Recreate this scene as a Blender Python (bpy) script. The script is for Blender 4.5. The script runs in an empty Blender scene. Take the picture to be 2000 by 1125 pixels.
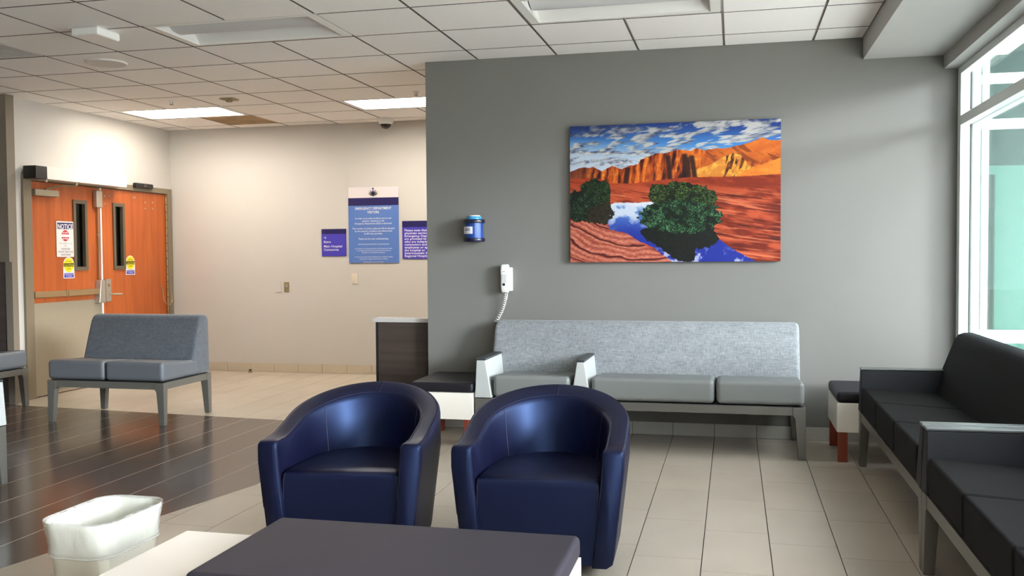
import bpy, bmesh, math, random
import numpy as np
from mathutils import Vector, Matrix
R = math.radians
random.seed(4)
sc = bpy.context.scene
col = sc.collection

# ---------------------------------------------------------------- camera
FPX, YAW, PITCH, ROLL = 1830.0, 0.232261, -0.036054, -0.0073226
CAM = Vector((0.0, 0.0, 1.336))
def cam_axes():
    cy, sy, cp, sp, cr, sr = math.cos(YAW), math.sin(YAW), math.cos(PITCH), math.sin(PITCH), math.cos(ROLL), math.sin(ROLL)
    r, f0, u = Vector((cy, sy, 0)), Vector((-sy, cy, 0)), Vector((0, 0, 1))
    f = f0*cp + u*sp
    u2 = -f0*sp + u*cp
    return r*cr + u2*sr, -r*sr + u2*cr, f
AX = cam_axes()
cd = bpy.data.cameras.new('camera'); cam = bpy.data.objects.new('camera', cd); col.objects.link(cam)
cd.sensor_width = 36.0; cd.lens = FPX/2000*36; cd.clip_start = 0.05
m = Matrix((AX[0], AX[1], -AX[2])).transposed().to_4x4(); m.translation = CAM
cam.matrix_world = m
sc.camera = cam
def to_px(x, y, z):
    q = Vector((x, y, z)) - CAM
    d = q.dot(AX[2])
    if d < 0.2: return None
    return 1000 + FPX*q.dot(AX[0])/d, 562.5 - FPX*q.dot(AX[1])/d

# ---------------------------------------------------------------- sky, sun, exposure
world = bpy.data.worlds.new('world'); sc.world = world; world.use_nodes = True
bg = world.node_tree.nodes['Background']
bg.inputs[0].default_value = (0.90, 0.96, 1.0, 1); bg.inputs[1].default_value = 9.8
sl = bpy.data.lights.new('sun', 'SUN'); sun = bpy.data.objects.new('sun', sl); col.objects.link(sun)
sl.energy = 4.4; sl.angle = R(12); sl.color = (0.90, 0.975, 1.0)
SUND = Vector((math.cos(R(26)), -math.sin(R(26)), math.cos(R(26))*math.tan(R(12)))).normalized()
sun.rotation_euler = SUND.to_track_quat('Z', 'Y').to_euler()
sun.location = (12, -8, 6)
sc.view_settings.view_transform = 'Standard'; sc.view_settings.look = 'None'
sc.view_settings.gamma = 1.0; sc.view_settings.use_curve_mapping = False
sc.view_settings.exposure = 0.18
sc.cycles.max_bounces = 8; sc.cycles.diffuse_bounces = 5; sc.cycles.glossy_bounces = 3; sc.cycles.caustics_reflective = False; sc.cycles.caustics_refractive = False
LAMP = 38.0                       # ceiling lamp emission

# ---------------------------------------------------------------- materials
def lin(c):
    return tuple(((v/255)/12.92 if v/255 <= 0.04045 else ((v/255+0.055)/1.055)**2.4) for v in c)
MATS = {}
def mat(name, rgb, rough=0.5, metal=0.0, spec=0.5, var=0.0, vscale=6.0, bump=0.0, bscale=200.0, coat=0.0, rnd=0.0, stretch=None, emit=None, estr=0.0, trans=0.0, alpha=1.0, sheen=0.0):
    if name in MATS: return MATS[name]
    M = bpy.data.materials.new(name); M.use_nodes = True
    nt = M.node_tree; N = nt.nodes; L = nt.links; p = N['Principled BSDF']
    c = lin(rgb)
    p.inputs['Base Color'].default_value = (*c, 1); p.inputs['Roughness'].default_value = rough
    p.inputs['Metallic'].default_value = metal; p.inputs['Specular IOR Level'].default_value = spec
    p.inputs['Coat Weight'].default_value = coat; p.inputs['Coat Roughness'].default_value = 0.15
    p.inputs['Transmission Weight'].default_value = trans; p.inputs['Alpha'].default_value = alpha
    p.inputs['Sheen Weight'].default_value = sheen
    if emit: p.inputs['Emission Color'].default_value = (*emit, 1); p.inputs['Emission Strength'].default_value = estr
    tc = N.new('ShaderNodeTexCoord'); geo = N.new('ShaderNodeNewGeometry')
    src = geo.outputs['Position']
    if stretch:
        mp = N.new('ShaderNodeMapping'); mp.inputs['Scale'].default_value = stretch
        L.new(src, mp.inputs['Vector']); src = mp.outputs['Vector']
    out = None
    if var > 0:
        n = N.new('ShaderNodeTexNoise'); n.inputs['Scale'].default_value = vscale; n.inputs['Detail'].default_value = 5
        L.new(src, n.inputs['Vector'])
        mr = N.new('ShaderNodeMapRange'); mr.inputs[1].default_value = 0.25; mr.inputs[2].default_value = 0.75
        mr.inputs[3].default_value = 1-var; mr.inputs[4].default_value = 1+var
        L.new(n.outputs['Fac'], mr.inputs[0]); out = mr.outputs[0]
    if rnd > 0:
        oi = N.new('ShaderNodeObjectInfo'); mr = N.new('ShaderNodeMapRange'); mr.inputs[3].default_value = 1-rnd; mr.inputs[4].default_value = 1+rnd
        L.new(oi.outputs['Random'], mr.inputs[0])
        if out is None: out = mr.outputs[0]
        else:
            ml = N.new('ShaderNodeMath'); ml.operation = 'MULTIPLY'; L.new(out, ml.inputs[0]); L.new(mr.outputs[0], ml.inputs[1]); out = ml.outputs[0]
    if out is not None:
        vm = N.new('ShaderNodeVectorMath'); vm.operation = 'SCALE'; vm.inputs[0].default_value = c
        L.new(out, vm.inputs['Scale']); L.new(vm.outputs[0], p.inputs['Base Color'])
    if bump > 0:
        n = N.new('ShaderNodeTexNoise'); n.inputs['Scale'].default_value = bscale; n.inputs['Detail'].default_value = 3
        L.new(src, n.inputs['Vector'])
        b = N.new('ShaderNodeBump'); b.inputs['Strength'].default_value = bump; b.inputs['Distance'].default_value = 0.004
        L.new(n.outputs['Fac'], b.inputs['Height']); L.new(b.outputs[0], p.inputs['Normal'])
    MATS[name] = M
    return M

def weave(name, rgb, rgb2, scale=260.0, rough=0.8):
    """cross-hatched upholstery: two stretched noises mixed"""
    M = bpy.data.materials.new(name); M.use_nodes = True
    nt = M.node_tree; N = nt.nodes; L = nt.links; p = N['Principled BSDF']
    p.inputs['Roughness'].default_value = rough; p.inputs['Sheen Weight'].default_value = 0.15
    tc = N.new('ShaderNodeTexCoord')
    fs = []
    for s in ((0.08, 0.3, 1.0), (1.0, 0.3, 0.08)):
        mp = N.new('ShaderNodeMapping'); mp.inputs['Scale'].default_value = s; L.new(tc.outputs['Object'], mp.inputs['Vector'])
        n = N.new('ShaderNodeTexNoise'); n.inputs['Scale'].default_value = scale; n.inputs['Detail'].default_value = 2; L.new(mp.outputs[0], n.inputs['Vector'])
        fs.append(n.outputs['Fac'])
    a = N.new('ShaderNodeMath'); a.operation = 'ADD'; L.new(fs[0], a.inputs[0]); L.new(fs[1], a.inputs[1])
    n3 = N.new('ShaderNodeTexNoise'); n3.inputs['Scale'].default_value = 9; n3.inputs['Detail'].default_value = 4; L.new(tc.outputs['Object'], n3.inputs['Vector'])
    b = N.new('ShaderNodeMath'); b.operation = 'MULTIPLY_ADD'; L.new(n3.outputs['Fac'], b.inputs[0]); b.inputs[1].default_value = 0.35; L.new(a.outputs[0], b.inputs[2])
    mr = N.new('ShaderNodeMapRange'); mr.inputs[1].default_value = 0.85; mr.inputs[2].default_value = 1.5; L.new(b.outputs[0], mr.inputs[0])
    mx = N.new('ShaderNodeMix'); mx.data_type = 'RGBA'; mx.inputs[6].default_value = (*lin(rgb2), 1); mx.inputs[7].default_value = (*lin(rgb), 1)
    L.new(mr.outputs[0], mx.inputs[0]); L.new(mx.outputs[2], p.inputs['Base Color'])
    return M

def wood(name, rgb, rgb2, rough=0.4, scale=(14, 14, 0.9)):
    M = bpy.data.materials.new(name); M.use_nodes = True
    nt = M.node_tree; N = nt.nodes; L = nt.links; p = N['Principled BSDF']
    p.inputs['Roughness'].default_value = rough
    g = N.new('ShaderNodeNewGeometry'); mp = N.new('ShaderNodeMapping'); mp.inputs['Scale'].default_value = scale
    L.new(g.outputs['Position'], mp.inputs['Vector'])
    n = N.new('ShaderNodeTexNoise'); n.inputs['Scale'].default_value = 1.6; n.inputs['Detail'].default_value = 6; n.inputs['Distortion'].default_value = 0.6
    L.new(mp.outputs[0], n.inputs['Vector'])
    mr = N.new('ShaderNodeMapRange'); mr.inputs[1].default_value = 0.3; mr.inputs[2].default_value = 0.7; L.new(n.outputs['Fac'], mr.inputs[0])
    mx = N.new('ShaderNodeMix'); mx.data_type = 'RGBA'; mx.inputs[6].default_value = (*lin(rgb2), 1); mx.inputs[7].default_value = (*lin(rgb), 1)
    L.new(mr.outputs[0], mx.inputs[0]); L.new(mx.outputs[2], p.inputs['Base Color'])
    return M

def glass_mat(name, tint, refl=0.08):
    M = bpy.data.materials.new(name); M.use_nodes = True
    nt = M.node_tree; N = nt.nodes; L = nt.links; N.remove(N['Principled BSDF'])
    t = N.new('ShaderNodeBsdfTransparent'); t.inputs[0].default_value = (*tint, 1)
    g = N.new('ShaderNodeBsdfGlossy'); g.inputs['Roughness'].default_value = 0.02; g.inputs[0].default_value = (0.9, 1, 0.97, 1)
    lw = N.new('ShaderNodeLayerWeight'); lw.inputs[0].default_value = 0.5
    pw_ = N.new('ShaderNodeMath'); pw_.operation = 'POWER'; L.new(lw.outputs['Facing'], pw_.inputs[0]); pw_.inputs[1].default_value = 5
    f = N.new('ShaderNodeMath'); f.operation = 'MULTIPLY_ADD'; L.new(pw_.outputs[0], f.inputs[0]); f.inputs[1].default_value = 0.9; f.inputs[2].default_value = 0.025
    mx = N.new('ShaderNodeMixShader'); L.new(f.outputs[0], mx.inputs[0]); L.new(t.outputs[0], mx.inputs[1]); L.new(g.outputs[0], mx.inputs[2])
    L.new(mx.outputs[0], N['Material Output'].inputs[0])
    return M

mt = {}
mt['wall_gray'] = mat('wall_gray', (117, 116, 111), 0.75, var=0.015, vscale=2.5, bump=0.06, bscale=350)
mt['wall_white'] = mat('wall_white', (200, 196, 190), 0.7, var=0.01, vscale=2, bump=0.05, bscale=350)
mt['wall_taupe'] = mat('wall_taupe', (126, 116, 102), 0.7, var=0.02)
mt['soffit'] = mat('soffit_paint', (170, 169, 165), 0.7, var=0.01)
mt['ctile'] = mat('ceiling_tile', (246, 242, 238), 0.9, var=0.035, vscale=170, bump=0.25, bscale=420, rnd=0.012)
mt['ctile_edge'] = mat('ceiling_tile_raw_edge_shade', (104, 98, 90), 0.95)  # raw tile edge, darkened to paint the shadow gaps along the grid
mt['tee'] = mat('ceiling_grid', (216, 212, 205), 0.6)
mt['plenum'] = mat('plenum', (60, 58, 54), 0.9)
mt['ltile'] = mat('light_tile', (184, 173, 157), 0.30, var=0.085, vscale=3.2, rnd=0.035, stretch=(1.0, 0.7, 1.0))
mt['dtile'] = mat('dark_tile', (84, 71, 63), 0.17, var=0.16, vscale=4.0, rnd=0.08, stretch=(1.0, 0.35, 1.0))
mt['grout_d'] = mat('grout_dark', (84, 76, 66), 0.9)
mt['grout_l'] = mat('grout_light', (214, 204, 188), 0.8)
mt['btile'] = mat('base_tile', (196, 184, 164), 0.45, var=0.05, rnd=0.03)
mt['btile_g'] = mat('base_tile_gray', (182, 180, 172), 0.45, var=0.05, rnd=0.03)
mt['white_metal'] = mat('white_metal', (232, 230, 224), 0.4)
mt['trof_in'] = mat('troffer_reflector', (226, 224, 220), 0.5)
mt['trof_basket'] = mat('troffer_basket', (205, 204, 204), 0.6)
mt['frame_alu'] = mat('window_frame', (222, 228, 226), 0.4)
mt['gasket'] = mat('gasket', (16, 18, 18), 0.6)
mt['seat_gray'] = mat('seat_vinyl_gray', (116, 119, 117), 0.42, var=0.02, bump=0.05, bscale=500)
mt['arm_gray'] = mat('arm_vinyl_gray', (176, 180, 178), 0.45, var=0.02, bump=0.05, bscale=500)
mt['cap_gray'] = mat('arm_cap_dark', (52, 56, 58), 0.4)
mt['sofa_frame'] = mat('sofa_frame', (104, 102, 96), 0.38, metal=0.35)
mt['fabric_gray'] = weave('fabric_gray', (151, 155, 157), (104, 108, 112))
mt['fabric_slate'] = weave('fabric_slate', (92, 96, 102), (64, 68, 75), rough=0.85)
mt['seat_slate'] = mat('seat_vinyl_slate', (92, 96, 101), 0.45, var=0.03, bump=0.05, bscale=500)
mt['fabric_black'] = mat('fabric_black', (22, 23, 25), 0.8, spec=0.2, var=0.08, vscale=300, bump=0.1, bscale=600)
mt['seat_black'] = mat('seat_vinyl_black', (19, 18, 18), 0.75, spec=0.12, var=0.04, bump=0.05, bscale=500)
mt['arm_black'] = mat('arm_vinyl_black', (30, 32, 36), 0.6, spec=0.25, var=0.04, bump=0.05, bscale=500)
mt['cap_metal'] = mat('arm_cap_metal', (120, 124, 122), 0.35, metal=0.6)
mt['navy'] = mat('navy_leather', (13, 12, 34), 0.43, spec=0.55, var=0.05, vscale=12, bump=0.05, bscale=350)
mt['navy'].node_tree.nodes['Principled BSDF'].inputs['Specular Tint'].default_value = (0.30, 0.48, 1.0, 1)
mt['navy_seam'] = mat('navy_thread', (30, 30, 54), 0.6)
mt['cush_char'] = mat('charcoal_vinyl', (48, 44, 53), 0.6, spec=0.3, var=0.03, bump=0.06, bscale=600)
mt['cush_black'] = mat('black_cushion_vinyl', (26, 25, 31), 0.5, spec=0.3, var=0.03, bump=0.05, bscale=500)
mt['laminate'] = mat('white_laminate', (236, 230, 220), 0.35)
mt['redwood'] = wood('red_wood', (150, 66, 38), (120, 48, 28), 0.4)
mt['plinth'] = mat('plinth_black', (20, 20, 24), 0.6)
mt['door_wood'] = wood('door_wood', (186, 96, 40), (160, 76, 28), 0.38, (9, 9, 0.7))
mt['door_frame'] = mat('door_frame_paint', (124, 112, 92), 0.5)
mt['lite_frame'] = mat('lite_frame_paint', (96, 84, 68), 0.5)
mt['bronze'] = mat('satin_bronze', (176, 150, 112), 0.35, metal=0.7)
mt['steel'] = mat('satin_steel', (190, 182, 168), 0.35, metal=0.7)
mt['kick'] = mat('kick_plate', (150, 139, 119), 0.45, var=0.03, vscale=30)
mt['black_plastic'] = mat('black_plastic', (20, 20, 20), 0.4)
mt['dark_laminate'] = wood('dark_laminate', (72, 62, 56), (58, 49, 44), 0.45, (1.0, 1.0, 16))
mt['counter_top'] = mat('counter_top', (186, 182, 178), 0.4, var=0.03, vscale=80)
mt['white_plastic'] = mat('white_plastic', (236, 236, 232), 0.35)
mt['ivory_plastic'] = mat('ivory_plastic', (222, 212, 194), 0.45)
mt['bin'] = mat('bin_plastic', (226, 223, 208), 0.45)
mt['brown_vent'] = mat('brown_vent', (188, 160, 124), 0.8, var=0.25, vscale=5)
mt['gray_vent'] = mat('gray_vent', (206, 203, 198), 0.7)
mt['tan_metal'] = mat('tan_metal', (140, 124, 92), 0.5)
mt['concrete'] = mat('concrete', (226, 224, 216), 0.8, var=0.05)
mt['ext_white'] = mat('exterior_white', (235, 240, 236), 0.5)
mt['ext_pale'] = mat('exterior_pale_wall', (104, 116, 108), 0.8, var=0.03, vscale=1.5)
mt['ext_teal'] = mat('exterior_teal', (70, 104, 96), 0.7)
mt['twig'] = mat('twig', (92, 96, 66), 0.8)
GLASS = glass_mat('window_glass', (0.965, 0.972, 0.985))
GLASS2 = glass_mat('teal_glass', (0.46, 0.645, 0.605))
GLASSD = glass_mat('door_glass', (0.10, 0.085, 0.075))
def flat(name, rgb, rough=0.45): return mat(name, rgb, rough)

# ---------------------------------------------------------------- mesh helpers
class MB:
    def __init__(s): s.v = []; s.f = []
    def add(s, vs, fs):
        o = len(s.v); s.v += [tuple(v) for v in vs]; s.f += [tuple(i+o for i in f) for f in fs]; return s
    def box(s, x0, x1, y0, y1, z0, z1):
        return s.add([(x, y, z) for z in (z0, z1) for y in (y0, y1) for x in (x0, x1)],
                     [(0, 2, 3, 1), (4, 5, 7, 6), (0, 1, 5, 4), (2, 6, 7, 3), (0, 4, 6, 2), (1, 3, 7, 5)])
    def hexa(s, b, t):       # bottom ring of four, top ring of four (counter-clockwise from above)
        return s.add(list(b)+list(t), [(3, 2, 1, 0), (4, 5, 6, 7), (0, 1, 5, 4), (1, 2, 6, 5), (2, 3, 7, 6), (3, 0, 4, 7)])
    def prism(s, poly, axis, a, b):   # poly in the two other axes, extruded along axis from a to b
        def P(p, t):
            return (t, p[0], p[1]) if axis == 'x' else (p[0], t, p[1]) if axis == 'y' else (p[0], p[1], t)
        n = len(poly)
        vs = [P(p, a) for p in poly]+[P(p, b) for p in poly]
        fs = [tuple(range(n-1, -1, -1)), tuple(range(n, 2*n))]+[(i, (i+1) % n, n+(i+1) % n, n+i) for i in range(n)]
        return s.add(vs, fs)
    def loft(s, rings, closed=True, cap0=True, cap1=True):
        n = len(rings[0]); vs = [p for r in rings for p in r]; fs = []
        for k in range(len(rings)-1):
            for i in range(n if closed else n-1):
                j = (i+1) % n
                fs.append((k*n+i, k*n+j, (k+1)*n+j, (k+1)*n+i))
        if cap0: fs.append(tuple(range(n-1, -1, -1)))
        if cap1: fs.append(tuple((len(rings)-1)*n+i for i in range(n)))
        return s.add(vs, fs)
    def tube(s, path, r, n=8):
        path = [Vector(p) for p in path]; rings = []
        t = (path[1]-path[0]).normalized()
        ref = Vector((0, 0, 1)) if abs(t.z) < 0.9 else Vector((1, 0, 0))
        u = t.cross(ref).normalized()
        for i, p in enumerate(path):
            a = path[max(i-1, 0)]; b = path[min(i+1, len(path)-1)]
            t = (b-a).normalized(); u = (u-t*u.dot(t)).normalized(); w = t.cross(u)
            rr = r[i] if isinstance(r, (list, tuple)) else r
            rings.append([p+(u*math.cos(2*math.pi*k/n)+w*math.sin(2*math.pi*k/n))*rr for k in range(n)])
        return s.loft(rings)
    def lathe(s, prof, n=24, c=(0, 0, 0), axis='z'):
        rings = []
        for r, h in prof:
            ring = []
            for k in range(n):
                a = 2*math.pi*k/n; p = (r*math.cos(a), r*math.sin(a), h)
                if axis == 'y': p = (p[0], -h, p[1])
                if axis == 'x': p = (h, p[0], p[1])
                ring.append((p[0]+c[0], p[1]+c[1], p[2]+c[2]))
            rings.append(ring)
        return s.loft(rings)
    def mesh(s, name, bevel=0, segs=2, smooth=False, angle=40):
        me = bpy.data.meshes.new(name); bm = bmesh.new()
        vs = [bm.verts.new(v) for v in s.v]
        for f in s.f:
            try: bm.faces.new([vs[i] for i in f])
            except ValueError: pass
        bmesh.ops.recalc_face_normals(bm, faces=bm.faces)
        if bevel:
            es = [e for e in bm.edges if len(e.link_faces) == 2 and e.calc_face_angle(0) > R(25)]
            bmesh.ops.bevel(bm, geom=es, offset=bevel, segments=segs, profile=0.5, affect='EDGES', clamp_overlap=True)
        bm.to_mesh(me); bm.free()
        if smooth or bevel:
            me.polygons.foreach_set('use_smooth', [True]*len(me.polygons))
            me.set_sharp_from_angle(angle=R(angle))
        return me
    def build(s, name, material, parent=None, bevel=0, segs=2, smooth=False, angle=40, loc=None):
        o = bpy.data.objects.new(name, s.mesh(name, bevel, segs, smooth, angle)); col.objects.link(o)
        o.data.materials.append(material)
        if parent: o.parent = parent
        if loc: o.location = loc
        if bevel:
            wn = o.modifiers.new('weighted_normals', 'WEIGHTED_NORMAL'); wn.keep_sharp = True
        return o
def B(*a): return MB().box(*a)
def tag(o, label, cat, group=None, kind=None):
    o['label'] = label; o['category'] = cat
    if group: o['group'] = group
    if kind: o['kind'] = kind
    return o
def empty(name, loc=(0, 0, 0), rz=0.0):
    o = bpy.data.objects.new(name, None); col.objects.link(o); o.location = loc; o.rotation_euler.z = rz; o.empty_display_size = 0.1
    return o
def rrect(w, h, r, n=5, cx=0, cy=0):
    pts = []
    for (sx, sy, a0) in ((1, 1, 0), (-1, 1, 90), (-1, -1, 180), (1, -1, 270)):
        for k in range(n+1):
            a = R(a0+90*k/n)
            pts.append((cx+sx*(w/2-r)+r*math.cos(a), cy+sy*(h/2-r)+r*math.sin(a)))
    return pts
def text_mesh(body, size, align='CENTER', bold=0.0, spacing=1.0, line=1.0):
    cu = bpy.data.curves.new('lettering', 'FONT'); cu.body = body; cu.size = size; cu.align_x = align; cu.align_y = 'TOP'
    cu.offset = bold*size; cu.space_character = spacing; cu.space_line = line; cu.resolution_u = 2; cu.fill_mode = 'FRONT'
    t = bpy.data.objects.new('lettering', cu); col.objects.link(t)
    dg = bpy.context.evaluated_depsgraph_get(); dg.update()
    me = bpy.data.meshes.new_from_object(t.evaluated_get(dg))
    bpy.data.objects.remove(t); bpy.data.curves.remove(cu)
    return me
def lettering(parent, body, size, material, x, z, y=-0.002, align='CENTER', bold=0.0, width=None, line=1.0, spacing=1.0, name='lettering'):
    """flat text on a plate whose face looks to local -Y; x to the right, z up"""
    me = text_mesh(body, size, align, bold, spacing, line)
    me.name = name
    o = bpy.data.objects.new(name, me); col.objects.link(o); me.materials.clear(); me.materials.append(material)
    o.parent = parent; o.rotation_euler = (R(90), 0, 0); o.location = (x, y, z)
    if width:
        xs = [v.co.x for v in me.vertices]
        if xs:
            w = max(xs)-min(xs); o.scale.x = width/w
    return o

# ================================================================ SETTING
YW, YF, XL, XE, XG, H = 6.92, 9.85, -6.45, -2.31, 1.478, 2.815   # gray wall, far wall, left wall, gray wall's end, window plane, ceiling
YB, XFARL = -2.6, -8.6

# ---- floor: slab, then tiles
fl = tag(B(XFARL, 1.7, YB, YF+0.15, -0.12, -0.006).build('floor', mt['grout_d']), 'tiled floor, pale stone tiles with a dark brown tiled field', 'floor', kind='structure')
def far_line(x): return 6.945-0.0905*(x+3.553)          # far edge of the dark field
def right_line(y): return -3.07+0.226*(y-3.37)          # right edge of the dark field
def clip(poly, fn):      # keep fn(p) >= 0
    out = []
    for i, p in enumerate(poly):
        q = poly[(i+1) % len(poly)]; a, b = fn(p), fn(q)
        if a >= 0: out.append(p)
        if (a >= 0) != (b >= 0):
            t = a/(a-b); out.append((p[0]+(q[0]-p[0])*t, p[1]+(q[1]-p[1])*t))
    return out
above = lambda p: p[1]-far_line(p[0])
below = lambda p: far_line(p[0])-p[1]
rightof = lambda p: p[0]-right_line(p[1])
leftof = lambda p: right_line(p[1])-p[0]
def poly_area(p): return abs(sum(p[i][0]*p[(i+1) % len(p)][1]-p[(i+1) % len(p)][0]*p[i][1] for i in range(len(p))))/2
dk = clip(clip([(XFARL, YB), (1.4, YB), (1.4, YF), (XFARL, YF)], below), leftof)
g = MB().prism(dk, 'z', -0.006, -0.0004).build('grout_bed', mt['grout_l'], fl)
shared = {}
def tile_obj(name, poly, material, key):
    if len(poly) == 4 and key:
        x, y = poly[0]
        if key not in shared:
            w, d = poly[2][0]-poly[0][0], poly[2][1]-poly[0][1]
            shared[key] = MB().prism([(0, 0), (w, 0), (w, d), (0, d)], 'z', -0.006, 0.0).mesh(name); shared[key].materials.append(material)
        o = bpy.data.objects.new(name, shared[key]); o.location = (x, y, 0)
    else:
        cx, cy = poly[0]
        me = MB().prism([(a-cx, b-cy) for a, b in poly], 'z', -0.006, 0.0).mesh(name); me.materials.append(material)
        o = bpy.data.objects.new(name, me); o.location = (cx, cy, 0)
    col.objects.link(o); o.parent = fl
rest = {'l': MB(), 'd': MB()}
def seen(poly):
    for x, y in poly+[(sum(p[0] for p in poly)/len(poly), sum(p[1] for p in poly)/len(poly))]:
        if x > XE and y > YW+0.05: continue
        q = to_px(x, y, 0)
        if q and -25 < q[0] < 2025 and q[1] < 1160: return True
    return False
PXT, PYT = 0.2955, 0.597
def lay(kind, name, material, x0, phase, step, clips, xr, yr, gx, gy):
    k0, k1 = math.floor((xr[0]-x0)/PXT), math.ceil((xr[1]-x0)/PXT)
    for k in range(k0, k1):
        ph = phase-step*k
        j0, j1 = math.floor((yr[0]-ph)/PYT), math.ceil((yr[1]-ph)/PYT)
        for j in range(j0, j1):
            xa, xb, ya, yb = x0+k*PXT+gx, x0+(k+1)*PXT-gx, ph+j*PYT+gy, ph+(j+1)*PYT-gy
            full = [(xa, ya), (xb, ya), (xb, yb), (xa, yb)]
            poly = full
            for c in clips: poly = clip(poly, c) if poly else poly
            if not poly or len(poly) < 3 or poly_area(poly) < 0.002: continue
            isfull = poly == full
            if seen(poly): tile_obj(name, poly, material, kind if isfull else None)
            else: rest[kind[0]].prism(poly, 'z', -0.006, 0.0)
inb = [lambda p: p[0]-XFARL, lambda p: 1.45-p[0], lambda p: p[1]-YB, lambda p: YF-p[1]]
lay('l', 'light_floor_tile', mt['ltile'], -0.133, 3.968, 0.15, [above]+inb, (XFARL, 1.45), (6.5, YF), 0.0022, 0.0012)
lay('l', 'light_floor_tile', mt['ltile'], -0.133, 3.968, 0.15, [below, rightof]+inb, (-4.6, 1.45), (YB, 7.2), 0.0022, 0.0012)
lay('d', 'dark_floor_tile', mt['dtile'], -4.486, 4.1, 0.15, [below, leftof]+inb, (XFARL, -2.2), (YB, 7.6), 0.0022, 0.0006)
for k, nm, mm in (('l', 'light_tile_field', mt['ltile']), ('d', 'dark_tile_field', mt['dtile'])):
    if rest[k].v:
        o = rest[k].build(nm, mm, fl); o['kind'] = 'stuff'

# ---- ceiling: deck, tees, lay-in tiles
ce = tag(B(XFARL, 1.7, YB, YF+0.15, H+0.12, H+0.2).build('ceiling', mt['plenum']), 'suspended ceiling of square white acoustic tiles in a metal grid', 'ceiling', kind='structure')
CP, CX, CY = 0.607, -0.068, 6.583
LIGHTS = [(-6, -4), (-6, 4)]
lamp_cells = {}          # (i,j) cells taken by fixtures; a troffer takes i and i+1
def cell(i, j): return CX+i*CP, CY+j*CP
TROF = {'off': [(-6, -2), (-2, -2)], 'on': [(-10, 3), (-6, 3), (-2, 3)]}
taken = set()
for lst in TROF.values():
    for (i, j) in lst: taken |= {(i, j), (i+1, j)}
VENTB, VENTG = (-9, 4), (-9, -2)
taken |= {VENTB, VENTG}
tile_me = {}
i_lo = math.floor((XFARL-CX)/CP); far_tiles = MB()
xmax = 0.868
for i in range(i_lo, 2):
    for j in range(math.floor((YB-CY)/CP), 6):
        if (i, j) in taken: continue
        x, y = cell(i, j); gp = 0.008
        xa, xb, ya, yb = max(x+gp, XFARL), min(x+CP-gp, xmax-0.004), max(y+gp, YB), min(y+CP-gp, YF-0.006)
        if j == 0 and xb > XE: yb = min(yb, YW-0.006)
        if j == 0 and xa < XE < xb: B(xa, XE-0.004, YW-0.006, y+CP-gp, H, H+0.02).build('ceiling_tile', mt['ctile'], ce)
        if xb-xa < 0.02 or yb-ya < 0.02: continue
        q = [to_px(a, b, H) for a in (xa, xb) for b in (ya, yb)]
        vis = any(p and -15 < p[0] < 2015 and -15 < p[1] < 600 for p in q) and not (j > 0 and xa > XE)
        if vis:
            key = (round(xb-xa, 3), round(yb-ya, 3))
            if key not in tile_me:
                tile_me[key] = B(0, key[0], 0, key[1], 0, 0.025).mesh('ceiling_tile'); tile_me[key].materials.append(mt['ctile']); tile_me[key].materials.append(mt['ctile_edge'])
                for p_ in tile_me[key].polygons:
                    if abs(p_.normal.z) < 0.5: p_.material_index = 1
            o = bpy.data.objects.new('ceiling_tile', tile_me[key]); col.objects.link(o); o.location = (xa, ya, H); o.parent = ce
        else: far_tiles.box(xa, xb, ya, yb, H, H+0.02)
o = far_tiles.build('ceiling_tile_field', mt['ctile'], ce); o['kind'] = 'stuff'
jlo = math.floor((YB-CY)/CP)
for i in range(i_lo, 3):
    x = CX+i*CP
    if x > xmax: continue
    y1 = YF if x < XE else YW
    cuts = sorted((CY+j*CP+0.011, CY+(j+1)*CP-0.011) for lst in TROF.values() for (ti, j) in lst if ti+1 == i)
    y0 = YB
    for (ca, cb) in cuts+[(y1, y1)]:
        ca = min(ca, y1)
        if ca-y0 > 0.02: B(x-0.0118, x+0.0118, y0, ca, H+0.013, H+0.018).build('grid_runner', mt['tee'], ce)
        y0 = cb
for j in range(jlo, 6):
    y = CY+j*CP
    if y > YF: continue
    B(XFARL, xmax if y < YW else XE, y-0.0118, y+0.0118, H+0.0128, H+0.0178).build('grid_runner', mt['tee'], ce)

# ---- walls
def struct(o, label, cat): return tag(o, label, cat, kind='structure')
struct(B(XE, 1.60, YW, YW+0.15, 0, H+0.12).build('wall_back', mt['wall_gray']), 'gray painted wall behind the long sofa, carrying the landscape picture', 'wall')
struct(B(XFARL-0.15, 1.6, YF, YF+0.15, 0, H+0.12).build('wall_far', mt['wall_white']), 'cream white wall at the end of the hall with blue signs', 'wall')
DY0, DY1, DZ = 7.457, 9.83, 2.125
wl = MB()
wl.box(XL-0.15, XL, 7.27, DY0+0.02, 0, H+0.12).box(XL-0.15, XL, DY1-0.02, YF, 0, H+0.12).box(XL-0.15, XL, DY0+0.02, DY1-0.02, DZ-0.02, H+0.12)
struct(wl.build('wall_left', mt['wall_white']), 'cream white wall around the wooden double door', 'wall')
wt = struct(B(XFARL, -6.395, 7.23, 7.33, 0, H+0.12).build('wall_side', mt['wall_taupe']), 'taupe wall end beside the double door at the left edge', 'wall')
B(XFARL, -6.412, 7.205, 7.23, 0.02, 1.30).build('wainscot_panel', mt['dark_laminate'], wt)
B(-6.412, -6.338, 7.195, 7.235, 0.0, 1.30).build('wainscot_end_trim', mt['wall_taupe'], wt, bevel=0.004)
struct(B(XFARL-0.15, XFARL, YB, 7.33, 0, H+0.12).build('wall_outer_left', mt['wall_white']), 'white side wall of the waiting room beyond the left of the view', 'wall')
struct(B(XFARL-0.15, 1.7, YB-0.15, YB, 0, H+0.12).build('wall_front', mt['wall_white']), 'white wall behind the viewer', 'wall')
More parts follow.
